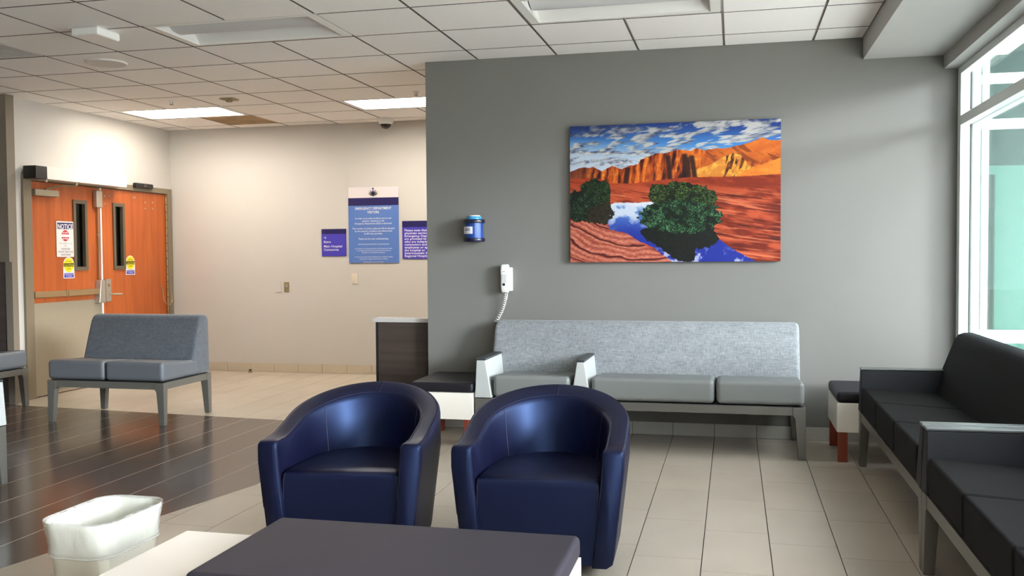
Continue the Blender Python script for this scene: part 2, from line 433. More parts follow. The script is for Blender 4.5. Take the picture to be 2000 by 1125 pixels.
struct(B(1.45, 1.60, YW+0.15, YF, 0, H+0.12).build('wall_hall_end', mt['wall_white']), 'white wall closing the hall behind the gray wall', 'wall')

struct(B(-8.05, -7.9, 7.33, YF, 0, H+0.12).build('wall_beyond_door', mt['wall_taupe']), 'wall of the room beyond the double door', 'wall')
# ---- soffit, window head, low wall
struct(B(0.870, 1.60, YB, YW, 2.665, H+0.12).build('trim_1', mt['soffit'], bevel=0.002), 'pale boxed soffit running above the windows', 'soffit')
struct(B(1.388, 1.60, YB, YW, 2.572, 2.665).build('trim_2', mt['soffit'], bevel=0.002), 'shade pocket trim box at the window head', 'trim')
struct(B(XG-0.01, 1.60, YB, YW, 0, 0.46).build('wall_right', mt['wall_white']), 'low wall under the windows', 'wall')

# ---- windows
win = struct(empty('window_1', (XG, 0, 0)), 'aluminium framed window wall behind the black sofas', 'window')
muls = [6.875, 5.30, 3.75, 2.20, 0.65, -0.90, -2.45]
TR0, TR1, WZ0, WZ1 = 2.178, 2.242, 0.46, 2.572
for k, y in enumerate(muls):
    h = 0.042 if k == 0 else 0.032
    B(0.0, 0.060, y-h, y+h, WZ0, WZ1).build('mullion', mt['frame_alu'], win, bevel=0.002)
    B(0.060, 0.072, y-h+0.002, y+h-0.002, WZ0, WZ1).build('gasket', mt['gasket'], win)
    B(0.074, 0.122, y-h-0.01, y+h, WZ0, WZ1).build('outer_cap', mt['frame_alu'], win, bevel=0.002)
for (a, b) in ((muls[i+1]+0.032, muls[i]-(0.042 if i == 0 else 0.032)) for i in range(len(muls)-1)):
    B(0.0, 0.058, a, b, TR0, TR1).build('transom', mt['frame_alu'], win, bevel=0.002)
    B(0.074, 0.12, a, b, TR0, TR1).build('outer_transom', mt['frame_alu'], win, bevel=0.002)
    B(0.0, 0.058, a, b, WZ1-0.05, WZ1-0.001).build('head_rail', mt['frame_alu'], win, bevel=0.002)
    B(0.0, 0.058, a, b, WZ0+0.001, WZ0+0.06).build('sill_rail', mt['frame_alu'], win, bevel=0.002)
    for (z0, z1) in ((WZ0+0.06, TR0), (TR1, WZ1-0.05)):
        B(0.063, 0.069, a-0.005, b+0.005, z0-0.005, z1+0.005).build('pane', GLASS, win)

# ---- outside: entrance glazing at right angles to the window, canopy, paving
struct(B(1.60, 30, -25, 25, -0.25, -0.15).build('ground', mt['concrete']), 'concrete paving outside the windows', 'ground')
EY = 7.02
ext = struct(empty('window_2', (1.6, EY, 0)), 'white framed teal glass entrance screen outside the window', 'window')
for (x0, x1) in ((0.005, 0.035), (0.06, 0.10), (0.435, 0.475), (1.0, 1.05), (2.2, 2.26), (3.4, 3.46)):
    B(x0, x1, 0, 0.06, -0.15, 3.0).build('post', mt['ext_white'], ext)
for (z0, z1) in ((0.70, 0.79), (2.165, 2.235), (2.475, 2.545), (2.93, 3.0)):
    B(0.10, 3.4, 0.005, 0.055, z0, z1).build('rail', mt['ext_white'], ext)
for (z0, z1) in ((0.0, 0.70), (0.79, 2.165), (2.235, 2.475), (2.545, 2.93)):
    B(0.036, 3.4, 0.028, 0.034, z0, z1).build('pane', GLASS2, ext)
ew = struct(B(1.62, 5.0, 8.3, 8.42, -0.15, 3.1).build('wall_entrance', mt['ext_pale']), 'pale wall inside the glazed entrance outside', 'wall')
B(1.62, 4.9, 8.27, 8.3, 1.95, 2.02).build('wall_rail', mt['ext_white'], ew)
B(2.05, 2.30, 8.26, 8.3, -0.1, 1.95).build('wall_panel', mt['ext_white'], ew)
cn = struct(B(1.62, 2.15, 2.0, 7.1, 3.02, 3.2).build('canopy', mt['ext_teal']), 'teal shaded entrance canopy outside', 'canopy')
B(1.69, 1.80, 3.4, 6.98, 2.66, 2.74).build('canopy_beam', mt['ext_white'], cn)
B(1.66, 1.72, 3.4, 6.98, 2.90, 3.02).build('canopy_beam', mt['ext_white'], cn)
B(1.62, 5.1, 7.1, 8.42, 3.02, 3.2).build('canopy_shade_roof', mt['ext_teal'], cn)  # unseen roof over the entrance, added to shade the wall inside
gr = tag(empty('ornamental_grass', (1.95, 6.62, -0.15)), 'thin bare grass stems outside the window pane', 'plant')
for k in range(9):
    a = k*2.4; s = 0.07+0.03*(k % 3); h = 0.85+0.06*((k*5) % 4)
    MB().tube([(0.02*math.cos(a), 0.02*math.sin(a), 0), (s*0.4*math.cos(a), s*0.4*math.sin(a), h*0.6), (s*math.cos(a), s*math.sin(a), h*0.92), (s*1.9*math.cos(a), s*1.9*math.sin(a), h*1.08)], [0.004, 0.003, 0.002, 0.001], 5).build('stem', mt['twig'], gr)

# ---- baseboards of tile
bb = struct(B(XE-0.002, 1.45, YW-0.006, YW-0.0005, 0, 0.094).build('baseboard_back', mt['grout_d']), 'pale tile baseboard of the gray wall', 'baseboard')
x = -0.133-8*0.2965
while x < 1.45:
    a, b = max(x+0.002, XE), min(x+0.2965-0.002, 1.45)
    if b-a > 0.02: B(a, b, YW-0.011, YW-0.005, 0.002, 0.095).build('base_tile', mt['btile_g'], bb)
    x += 0.2965
bf = struct(B(XL, 1.45, YF-0.006, YF-0.0005, 0, 0.098).build('baseboard_far', mt['grout_d']), 'tan tile baseboard of the cream wall', 'baseboard')
x = -5.149-5*0.2985
while x < -2.0:
    a, b = max(x+0.002, XL+0.001), x+0.2985-0.002
    if b-a > 0.02: B(a, b, YF-0.011, YF-0.005, 0.002, 0.10).build('base_tile', mt['btile'], bf)
    x += 0.2985
bl = struct(B(XL+0.0005, XL+0.006, 7.33, DY0, 0, 0.098).build('baseboard_left', mt['grout_d']), 'short tile baseboard left of the double door', 'baseboard')
B(XL+0.005, XL+0.011, 7.335, DY0-0.002, 0.002, 0.10).build('base_tile', mt['btile'], bl)

# ---- double door in the left wall (faces +X)
door = struct(empty('door_1', (XL, 0, 0)), 'orange wooden double door with narrow glass lites in a taupe frame', 'door')
fr = MB(); iy0, iy1, iz = 7.565, 9.745, 2.065
fr.box(-0.10, 0.025, DY0, iy0, 0, DZ).box(-0.10, 0.025, iy1, DY1, 0, DZ).box(-0.10, 0.025, iy0, iy1, iz, DZ)
fr.build('door_frame', mt['door_frame'], door, bevel=0.003)
lm = 8.585
def leaf(y0, y1, ly0, ly1):
    z0, z1 = 1.215, 1.905
    lf = MB()
    lf.box(-0.06, -0.01, y0, ly0, 0.008, iz-0.004).box(-0.06, -0.01, ly1, y1, 0.008, iz-0.004).box(-0.06, -0.01, ly0, ly1, 0.008, z0).box(-0.06, -0.01, ly0, ly1, z1, iz-0.004)
    o = lf.build('door_leaf', mt['door_wood'], door)
    w = 0.026
    MB().box(-0.05, 0.002, ly0-0.012, ly0+w, z0-0.012, z1+0.012).box(-0.05, 0.002, ly1-w, ly1+0.012, z0-0.012, z1+0.012).box(-0.05, 0.002, ly0+w, ly1-w, z0-0.012, z0+w).box(-0.05, 0.002, ly0+w, ly1-w, z1-w, z1+0.012).build('lite_frame', mt['lite_frame'], o)
    B(-0.04, -0.034, ly0+w, ly1-w, z0+w, z1-w).build('lite_glass', GLASSD, o)
    return o
L1 = leaf(7.57, lm-0.012, 8.175, 8.36); L2 = leaf(lm+0.012, 9.742, 8.795, 8.97)
B(-0.055, 0.0, lm-0.011, lm+0.011, 0.008, iz-0.004).build('astragal', mt['white_plastic'], door)
B(-0.012, -0.006, 7.58, lm-0.02, 0.010, 0.90).build('kick_plate', mt['kick'], L1)
B(-0.012, -0.006, lm+0.02, 9.73, 0.03, 0.55).build('kick_plate', mt['kick'], L2)
pb = MB().box(-0.01, 0.03, 7.575, 8.0, 0.952, 1.012).box(-0.01, 0.036, 8.0, 8.02, 0.948, 1.016).box(-0.01, 0.042, 8.02, 8.50, 0.952, 1.012)
pb.build('push_bar', mt['bronze'], L1, bevel=0.006)
MB().hexa([(-0.01, 8.46, 0.86), (0.05, 8.47, 0.86), (0.05, 8.57, 0.86), (-0.01, 8.575, 0.86)], [(-0.01, 8.49, 1.10), (0.05, 8.50, 1.10), (0.05, 8.57, 1.10), (-0.01, 8.575, 1.10)]).build('latch_case', mt['steel'], L1, bevel=0.008)
MB().tube([(0.008, 8.525, 1.09), (0.008, 8.525, 1.86)], 0.008, 8).build('vertical_rod', mt['bronze'], L1, smooth=True)
B(-0.01, 0.014, 8.51, 8.54, 1.56, 1.58).build('rod_guide', mt['bronze'], L1)
B(-0.01, 0.045, 8.47, 8.56, 1.85, 2.03).build('top_latch', mt['steel'], L1, bevel=0.012, segs=3)
B(-0.01, 0.05, 7.585, 7.905, 1.925, 1.985).build('closer_shoe', mt['kick'], L1, bevel=0.004)
B(-0.012, 0.012, 8.628, 8.712, 0.865, 1.105).build('lever_plate', mt['steel'], L2, bevel=0.006)
MB().lathe([(0.0, 0.010), (0.018, 0.010), (0.018, 0.018), (0, 0.018)], 14, (0, 8.67, 1.04), 'x').build('lock_cylinder', mt['bronze'], L2)
MB().tube([(0.0, 8.68, 0.945), (0.055, 8.68, 0.945), (0.062, 8.70, 0.945), (0.062, 8.82, 0.94)], 0.010, 8).build('lever', mt['steel'], L2, smooth=True)
for (y, z) in ((8.66, 1.98), (8.74, 1.985), (8.665, 1.90), (9.15, 1.995), (9.18, 1.995), (9.36, 1.95), (9.50, 1.955), (9.36, 1.88), (9.50, 1.885)):
    MB().lathe([(0.0, -0.010), (0.010, -0.010), (0.008, -0.006), (0, -0.005)], 10, (0, y, z), 'x').build('bolt_head', mt['steel'], L2)
for k in range(22):
    z = 0.06+k*0.09
    MB().tube([(0.004, 9.741, z), (0.004, 9.741, z+0.078)], 0.008, 6).build('hinge_knuckle', mt['bronze'], L2)
pts = []
for k in range(15):
    a = math.pi*k/14
    pts.append((0.03+0.015*math.sin(a), 9.70-0.085*math.cos(a), 0.86-0.085*math.sin(a)))
MB().tube([(0.0, 9.615, 1.0)]+[(0.02, 9.615, 0.95)]+pts+[(0.02, 9.785, 0.95), (0.025, 9.785, 0.985)], 0.005, 6).build('wire_loop', mt['bronze'], door, smooth=True)

op = tag(empty('door_operator', (XL, 7.46, 2.075)), 'long white automatic door operator box above the left door leaf', 'door opener')
B(0.026, 0.16, 0.15, 1.345, 0.0, 0.115).build('housing', mt['white_metal'], op, bevel=0.004)
B(0.026, 0.165, 0.0, 0.15, -0.002, 0.117).build('end_cap', mt['black_plastic'], op, bevel=0.004)
for (y, z) in ((0.20, -0.012), (0.62, -0.014)):
    MB().lathe([(0, -0.012), (0.012, -0.012), (0.012, 0.012), (0, 0.012)], 10, (0.11, y, z)).build('pivot_stud', mt['steel'], op)
MB().tube([(0.11, 0.62, -0.03), (0.05, 0.40, -0.05), (0.03, 0.28, -0.085)], 0.009, 6).build('closer_arm', mt['tan_metal'], op)
sn = tag(empty('door_sensor', (XL, 9.09, 2.10)), 'small black motion sensor on the door frame head', 'sensor')
B(0.026, 0.075, 0, 0.315, 0.0, 0.052).build('body', mt['black_plastic'], sn, bevel=0.012, segs=3)
B(0.075, 0.077, 0.13, 0.19, 0.015, 0.037).build('lens', flat('sensor_lens', (60, 50, 50), 0.2), sn)

# ================================================================ CEILING FIXTURES
def troffer(i, j, on, label):
    x, y = cell(i, j); w, d = 2*CP, CP; g2 = 0.012; hh = 0.11
    t = tag(empty('ceiling_light', (x, y, H)), label, 'ceiling light', 'recessed ceiling lights')
    emis = mat('lamp_glow', (255, 250, 240), 0.6, emit=(1.0, 0.93, 0.83), estr=LAMP)
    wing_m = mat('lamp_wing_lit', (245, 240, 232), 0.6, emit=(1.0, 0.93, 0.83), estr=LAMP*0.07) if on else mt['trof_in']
    f = MB(); fw = 0.028
    f.box(g2, w-g2, g2, g2+fw, 0, 0.012).box(g2, w-g2, d-g2-fw, d-g2, 0, 0.012).box(g2, g2+fw+0.03, g2+fw, d-g2-fw, 0, 0.012).box(w-g2-fw-0.03, w-g2, g2+fw, d-g2-fw, 0, 0.012)
    f.build('trim_frame', mt['white_metal'], t)
    a, b = g2+fw, d-g2-fw; xa, xb = g2+fw+0.03, w-g2-fw-0.03; n = 8
    for s in (0, 1):
        pr = []
        for k in range(n+1):
            u = k/n; yy = a+(d/2-0.10-a)*u; zz = 0.012+hh*0.95*math.sin(u*math.pi/2)
            pr.append((yy if s == 0 else d-yy, zz))
        MB().loft([[(xa, p[0], p[1]) for p in pr], [(xb, p[0], p[1]) for p in pr]], closed=False, cap0=False, cap1=False).build('reflector_wing', wing_m, t, smooth=True)
    B(xa, xb, d/2-0.11, d/2+0.11, hh+0.004, hh+0.008).build('back_plate', mt['trof_in'], t)
    for xx in (xa, xb):
        B(xx-0.003, xx, a, b, 0.010, hh+0.008).build('end_plate', wing_m if on else mt['trof_in'], t)
    pr = [(d/2+0.115*math.cos(R(q)), 0.078-0.062*math.sin(R(q))) for q in range(0, 181, 12)]
    MB().loft([[(xa+0.01, p[0], p[1]) for p in pr], [(xb-0.01, p[0], p[1]) for p in pr]]).build('diffuser_basket', emis if on else mt['trof_basket'], t, smooth=True)
    return t
troffer(*TROF['off'][0], False, 'unlit recessed ceiling light at top left, nearer the left corridor')
troffer(*TROF['off'][1], False, 'unlit recessed ceiling light at top above the landscape picture')
troffer(*TROF['on'][0], True, 'lit recessed ceiling light above the wooden double door hall')
troffer(*TROF['on'][1], True, 'lit recessed ceiling light cut off by the edge of the gray wall')

troffer(*TROF['on'][2], True, 'unseen lit ceiling light added behind the gray wall to brighten the hall')  # unseen fixture continuing the row, added for more light in the hall
def vent(c, m_, label, n):
    x, y = cell(*c)
    v = tag(empty('ceiling_vent', (x, y, H)), label, 'vent')
    MB().box(0.012, CP-0.012, 0.012, 0.03, 0, 0.012).box(0.012, CP-0.012, CP-0.03, CP-0.012, 0, 0.012).box(0.012, 0.03, 0.03, CP-0.03, 0, 0.012).box(CP-0.03, CP-0.012, 0.03, CP-0.03, 0, 0.012).build('frame', m_, v)
    B(0.03, CP-0.03, 0.03, CP-0.03, 0.02, 0.024).build('back_panel', m_, v)
    for k in range(n):
        yy = 0.04+k*(CP-0.08)/n
        B(0.03, CP-0.03, yy, yy+0.01, 0.004, 0.02).build('slat', m_, v)
vent(VENTB, mt['brown_vent'], 'brown stained return air grille in the ceiling before the cream wall', 18)
vent(VENTG, mt['gray_vent'], 'gray air grille in the ceiling at the left edge', 14)

x, y = cell(-8, -1)
sp = tag(empty('ceiling_speaker', (x+0.285, y+0.30, H)), 'round white ceiling speaker set flush in a tile', 'speaker')
MB().lathe([(0.0, -0.004), (0.118, -0.006), (0.136, -0.012), (0.146, -0.010), (0.15, 0.0), (0, 0.0)], 40).build('grille', mt['ctile'], sp, smooth=True, angle=60)
MB().lathe([(0.136, -0.0122), (0.142, -0.0135), (0.148, -0.010), (0.151, 0.0), (0.136, 0.0)], 40).build('rim', mt['tee'], sp, smooth=True)

ap = tag(empty('ceiling_box', (-4.145, 5.262, H)), 'white plastic box fixed under the ceiling at top left', 'fixture')
B(0, 0.20, 0, 0.225, -0.058, -0.006).build('cover', mt['white_plastic'], ap, bevel=0.012, segs=3)
B(-0.03, 0.19, 0.01, 0.215, -0.008, 0.0).build('mounting_plate', mt['gray_vent'], ap)

cmr = tag(empty('security_camera', (-3.66, 9.60, H)), 'white security dome camera on the ceiling by the cream wall', 'camera')
MB().lathe([(0, 0), (0.085, 0), (0.085, -0.035), (0.075, -0.055), (0, -0.055)], 28).build('housing', mt['white_plastic'], cmr, smooth=True)
MB().lathe([(0.062, -0.054)]+[(0.062*math.cos(R(a)), -0.055-0.062*math.sin(R(a))) for a in range(0, 90, 15)]+[(0.0, -0.117)], 24).build('dome', mat('smoked_dome', (40, 34, 28), 0.12), cmr, smooth=True)
MB().lathe([(0.062, -0.052), (0.069, -0.056), (0.067, -0.068), (0.062, -0.066)], 24).build('dome_ring', mt['white_plastic'], cmr, smooth=True)

x, y = cell(-8, 2)
sm = tag(empty('smoke_detector', (-4.615, 8.02, H)), 'small tan square detector on the ceiling beside the lit light', 'detector')
B(-0.065, 0.065, -0.065, 0.065, -0.012, 0).build('plate', mt['tan_metal'], sm, bevel=0.003)
MB().lathe([(0, -0.012), (0.03, -0.012), (0.028, -0.03), (0, -0.034)], 16).build('sensor_head', mt['tan_metal'], sm, smooth=True)
for (x, y, lb) in ((-5.20, 7.98, 'small sprinkler head in the ceiling before the lit light over the hall'), (-2.80, 8.12, 'small sprinkler head in the ceiling near the end of the gray wall')):
    s_ = tag(empty('sprinkler', (x, y, H)), lb, 'sprinkler', 'ceiling sprinklers')
    MB().lathe([(0, 0), (0.032, 0), (0.03, -0.006), (0.012, -0.008), (0.01, -0.03), (0, -0.03)], 14).build('body', mt['white_metal'], s_)
    MB().lathe([(0, -0.034), (0.018, -0.034), (0.018, -0.037), (0, -0.037)], 12).build('deflector', mt['tan_metal'], s_)
    for q in (-1, 1): MB().tube([(0.010*q, 0, -0.008), (0.015*q, 0, -0.022), (0.003*q, 0, -0.035)], 0.0025, 5).build('arm', mt['tan_metal'], s_)

# ================================================================ SOFAS
def sofa(name, label, loc, rz, W, layout, M, group=None, cr=0.032):
    """front faces local -Y; x from 0 to W, y from 0 (front) to 0.70"""
    t = tag(empty(name, loc, rz), label, 'sofa' if 'arm' in [l[0] for l in layout] else 'bench', group)
    D = 0.695; FZ0, FZ1 = 0.288, 0.342
    f = MB()
    f.box(0.03, W-0.03, 0.004, 0.05, FZ0, FZ1).box(0.03, W-0.03, D-0.05, D-0.004, FZ0, FZ1).box(0.004, 0.05, 0.03, D-0.03, FZ0, FZ1).box(W-0.05, W-0.004, 0.03, D-0.03, FZ0, FZ1)
    f.box(0.05, W-0.05, 0.05, D-0.05, FZ1-0.02, FZ1)
    f.build('frame', M['frame'], t)
    for (sx, sy) in ((0, 0), (1, 0), (0, 1), (1, 1)):
        def pt(a, b, z):
            return (a if sx == 0 else W-a, b if sy == 0 else D-b, z)
        prof = [(0.342, 0.082, 0.062), (0.286, 0.082, 0.06), (0.272, 0.070, 0.057), (0.25, 0.066, 0.055), (0.02, 0.047, 0.045), (0.0, 0.044, 0.042)]
        rings = [[pt(0, 0, z), pt(a, 0, z), pt(a, b, z), pt(0, b, z)] for z, a, b in prof]
        MB().loft(rings).build('leg', M['frame'], t, bevel=0.005, segs=2)
    for kind, x0, x1 in layout:
        if kind == 'seat':
            a, b = x0+0.004, x1-0.004
            MB().hexa([(a, 0.0, 0.349), (b, 0.0, 0.349), (b, 0.50, 0.349), (a, 0.50, 0.349)], [(a, -0.002, 0.508), (b, -0.002, 0.508), (b, 0.50, 0.478), (a, 0.50, 0.478)]).build('seat_cushion', M['seat'], t, bevel=cr, segs=4)
        else:
            tl, tr = {'arm_left': (0.012, 0.045), 'arm_right': (0.045, 0.012), 'arm_mid': (0.040, 0.040)}[kind]
            za, zb = 0.347, 0.605
            bm_ = [(x0, -0.004, za), (x1, -0.004, za), (x1, 0.50, za), (x0, 0.50, za)]
            tp = [(x0+tl, 0.004, zb), (x1-tr, 0.004, zb), (x1-tr, 0.485, zb), (x0+tl, 0.485, zb)]
            arm = MB().hexa(bm_, tp).build('armrest', M['arm'], t, bevel=0.006, segs=3)
            B(x0+tl-0.001, x1-tr+0.001, 0.002, 0.487, zb, zb+0.014).build('arm_cap', M['cap'], arm, bevel=0.004)
    prof = [(0.405, 0.36), (0.425, 0.47), (0.475, 0.62), (0.545, 0.805), (0.565, 0.832), (0.595, 0.843), (0.64, 0.843), (0.672, 0.832), (0.682, 0.80), (0.688, 0.36), (0.684, 0.348), (0.41, 0.348)]
    me_x0, me_x1, r = 0.008, W-0.008, 0.03
    rings = []
    cx, cz = 0.57, 0.58
    for k in range(6):
        a = R(90*k/5); ins = r*(1-math.sin(a)); xx = me_x0+r*(1-math.cos(a))
        rings.append([(xx, cx+(p[0]-cx)*(1-ins/0.12*0.6), cz+(p[1]-cz)*(1-ins/0.25)) for p in prof])
    left = rings; right = [[(W-p[0], p[1], p[2]) for p in rg] for rg in reversed(rings)]
    MB().loft(left+right).build('backrest', M['back'], t, smooth=True, angle=60)
    return t
MG = dict(frame=mt['sofa_frame'], seat=mt['seat_gray'], arm=mt['arm_gray'], cap=mt['cap_gray'], back=mt['fabric_gray'])
MS = dict(frame=mt['sofa_frame'], seat=mt['seat_slate'], arm=mt['arm_gray'], cap=mt['cap_gray'], back=mt['fabric_slate'])
MK = dict(frame=mt['sofa_frame'], seat=mt['seat_black'], arm=mt['arm_black'], cap=mt['cap_metal'], back=mt['fabric_black'])
sofa('waiting_sofa', 'long light gray sofa with two slim armrests against the gray wall', (-1.742, 6.221, 0), 0, 2.194,
     [('arm_left', 0, 0.122), ('seat', 0.124, 0.672), ('arm_mid', 0.674, 0.806), ('seat', 0.808, 1.626), ('seat', 1.628, 2.19)], MG, 'upholstered sofas with slim legs')
sofa('waiting_bench', 'armless slate gray two seat bench in front of the double door', (-5.425, 6.505, 0), 0, 1.065, [('seat', 0.0, 0.531), ('seat', 0.534, 1.065)], MS, 'armless slate benches')
sofa('waiting_bench', 'armless slate gray bench cut off by the left edge beside the door', (-6.20, 6.14, 0), R(90), 1.065, [('seat', 0.0, 0.531), ('seat', 0.534, 1.065)], MS, 'armless slate benches')
sofa('waiting_sofa', 'pale gray sofa arm and leg cut off by the left edge on dark floor', (-4.195, 2.60, 0), R(90), 2.085,
     [('arm_left', 0, 0.122), ('seat', 0.124, 0.75), ('seat', 0.752, 1.33), ('seat', 1.332, 1.96), ('arm_right', 1.963, 2.085)], MG, 'upholstered sofas with slim legs')
lay_k = [('arm_left', 0, 0.115), ('seat', 0.117, 0.71), ('seat', 0.712, 1.305), ('seat', 1.307, 1.895), ('arm_right', 1.897, 2.012)]
sofa('waiting_sofa', 'black sofa below the window, farther one beside the gray wall', (0.763, 6.165, 0), R(-90), 2.012, lay_k, MK, 'black sofas along the window', 0.016)
sofa('waiting_sofa', 'black sofa below the window, nearer one at the bottom right corner', (0.763, 4.148, 0), R(-90), 2.012, lay_k, MK, 'black sofas along the window', 0.016)

# ================================================================ SIDE TABLES AND OTTOMAN BENCH
def side_table(label, x0, x1, y0, y1, cush):
    w, d = x1-x0, y1-y0
    t = tag(empty('side_table', (x0, y0, 0)), label, 'side table', 'cushioned side tables')
    B(0.0, w, 0, d, 0.192, 0.378).build('body', mt['laminate'], t, bevel=0.002)
    B(0.0, w, 0.0, d, 0.379, 0.449).build('cushion', cush, t, bevel=0.022, segs=4)
    for xa in (0.008, w-0.066):
        for ya in (0.004, d-0.04):
            B(xa, xa+0.058, ya, ya+0.036, 0, 0.192).build('leg', mt['redwood'], t, bevel=0.002)
    return t
side_table('white side table with black cushion top at the right end of the gray sofa', 0.640, 1.24, 6.225, 6.80, mt['cush_black'])
side_table('white side table with black cushion top at the left end of the gray sofa', -2.205, -1.752, 6.205, 6.80, mt['cush_black'])
ot = tag(empty('cushioned_table', (-1.872, 2.325, 0)), 'low white table with a charcoal cushion on its right part, nearest the viewer', 'table')
B(0.0, 1.402, 0, 0.59, 0.192, 0.372).build('body', mt['laminate'], ot, bevel=0.002)
B(0.362, 1.402, 0.0, 0.585, 0.373, 0.446).build('cushion', mt['cush_char'], ot, bevel=0.020, segs=4)
MB().tube([(1.3995, 0.02, 0.418), (1.3995, 0.565, 0.418)], 0.0016, 5).build('cushion_seam', mt['cush_black'], ot)
for xa in (0.02, 1.32):
    for ya in (0.02, 0.53):
        B(xa, xa+0.06, ya, ya+0.04, 0, 0.192).build('leg', mt['redwood'], ot, bevel=0.002)

# ================================================================ BARREL CHAIRS
def barrel_chair(label, loc, rz):
    t = tag(empty('barrel_chair', loc, rz), label, 'armchair', 'navy barrel chairs')
    hw, D, th = 0.362, 0.715, 0.088
    NS = 56
    def plan(s, half, back):      # s 0..1 from right front round the back to left front; U of two straights and a half ellipse
        ls = back*0.47; ell = back-ls; L_ = ls; A = math.pi*(half+ell)/2*1.02; T = 2*L_+A; q = s*T
        if q < L_: return (half, q)
        if q > L_+A: return (-half, T-q)
        a = math.pi*(q-L_)/A
        return (half*math.cos(a), ls+ell*math.sin(a))
    def rim(s):
        u = math.sin(math.pi*min(max((s-0.06)/0.88, 0), 1))
        return 0.537+0.165*(u**1.25)
    rings = []; seam_in = []; seam_out = []
    for k in range(NS+1):
        s = k/NS; h = rim(s)
        def P(off, z):           # off inset from outer shell at rim; outer narrows towards the floor
            g_ = 0.052*(1-min(z/0.45, 1.0))
            x_, y_ = plan(s, hw-g_-off, D-g_*1.0-off)
            return (x_, y_+0.0, z)
        lean = 0.03*math.sin(math.pi*s)
        tl = 0.042*math.sin(math.pi*s)**1.2
        pts = [P(0.028, 0.045), P(0.004, 0.062), P(0.0, 0.09), P(0.0, 0.25), P(0.0, 0.45), P(0.0, h-0.024), P(0.002, h-0.010), P(0.009, h-0.002), P(0.020, h-0.001), P(th-0.020, h-tl*0.85), P(th-0.008, h-tl-0.002), P(th-0.001, h-tl-0.010), P(th+lean*0.2, h-tl-0.03), P(th+lean*0.6, 0.50), P(th+lean, 0.38), P(th+lean, 0.30), P(th+lean, 0.045)]
        rings.append(pts)
        seam_in.append((pts[10][0], pts[10][1], pts[10][2]+0.001)); seam_out.append((pts[7][0], pts[7][1], pts[7][2]+0.0005))
    # round the two arm fronts
    def front(ring, dy, sc_):
        cx_ = sum(p[0] for p in ring)/len(ring)
        return [(cx_+(p[0]-cx_)*sc_, p[1]+dy, p[2]+(0.006 if p[2] < 0.1 else -0.008)*(1-sc_)/0.12) for p in ring]
    rg = [front(rings[0], -0.018, 0.84), front(rings[0], -0.012, 0.95)]+rings+[front(rings[-1], -0.012, 0.95), front(rings[-1], -0.018, 0.84)]
    MB().loft(rg).build('shell', mt['navy'], t, smooth=True, angle=70)
    # seat block
    D_ = []
    ih, ib = hw-th-0.004, D-th-0.02
    for k in range(33):
        D_.append(plan(k/32, ih-0.012, ib))
    D_[0] = (D_[0][0], 0.006); D_[-1] = (D_[-1][0], 0.006)
    zz = [(0.05, 1.0, 0), (0.37, 1.0, 0), (0.388, 0.992, 0.004), (0.40, 0.972, 0.014), (0.405, 0.93, 0.034), (0.407, 0.5, 0.15)]
    MB().loft([[(p[0]*sc_, 0.006+dy+(p[1]-0.006)*(1-(dy*1.4)), z - (0.0 if i < 3 else 0.02*max(0, p[1])) ) for p in D_] for i, (z, sc_, dy) in enumerate(zz)]).build('seat', mt['navy'], t, smooth=True, angle=60)
    for ss in (-1, 1):
        MB().tube([(ss*(ih-0.016), 0.004, 0.07), (ss*(ih-0.016), 0.004, 0.36), (ss*(ih-0.022), 0.012, 0.392)], 0.0018, 5).build('seat_seam', mt['navy_seam'], t)
    MB().tube(seam_in[2:-2], 0.0016, 5).build('rim_seam', mt['navy_seam'], t)
    MB().tube(seam_out[2:-2], 0.0014, 5).build('rim_seam', mt['navy_seam'], t)
    for idx in (0, -1):
        fr_ = front(rings[idx], -0.0125, 0.95)
        for ks in ((3, 4, 5, 6), (15, 14, 13, 12, 11)):
            MB().tube([Vector(fr_[q])+Vector((0, -0.0012, 0)) for q in ks], 0.0016, 5).build('arm_seam', mt['navy_seam'], t)
    for k in (17, 39):
        r_ = rings[k]; c_ = Vector((0, 0.34, 0))
        MB().tube([Vector(p)+(c_-Vector((p[0], p[1], 0))).normalized()*0.001 for p in (r_[11], r_[12], r_[13], r_[14])], 0.0016, 5).build('back_seam', mt['navy_seam'], t)
    r_ = rings[NS//2]
    MB().tube([Vector(r_[i])+Vector((0, 0, 0.001)) for i in (7, 8, 9, 10)], 0.0016, 5).build('top_seam', mt['navy_seam'], t)
    MB().lathe([(0, 0), (0.235, 0), (0.235, 0.05), (0, 0.05)], 32, (0, 0.35, 0)).build('base', mt['plinth'], t)
    return t
barrel_chair('navy leather barrel chair, left one of the pair, turned slightly right', (-1.648, 3.715, 0), R(5))
barrel_chair('navy leather barrel chair, right one of the pair, in front of gray sofa', (-0.792, 3.765, 0), R(2.5))

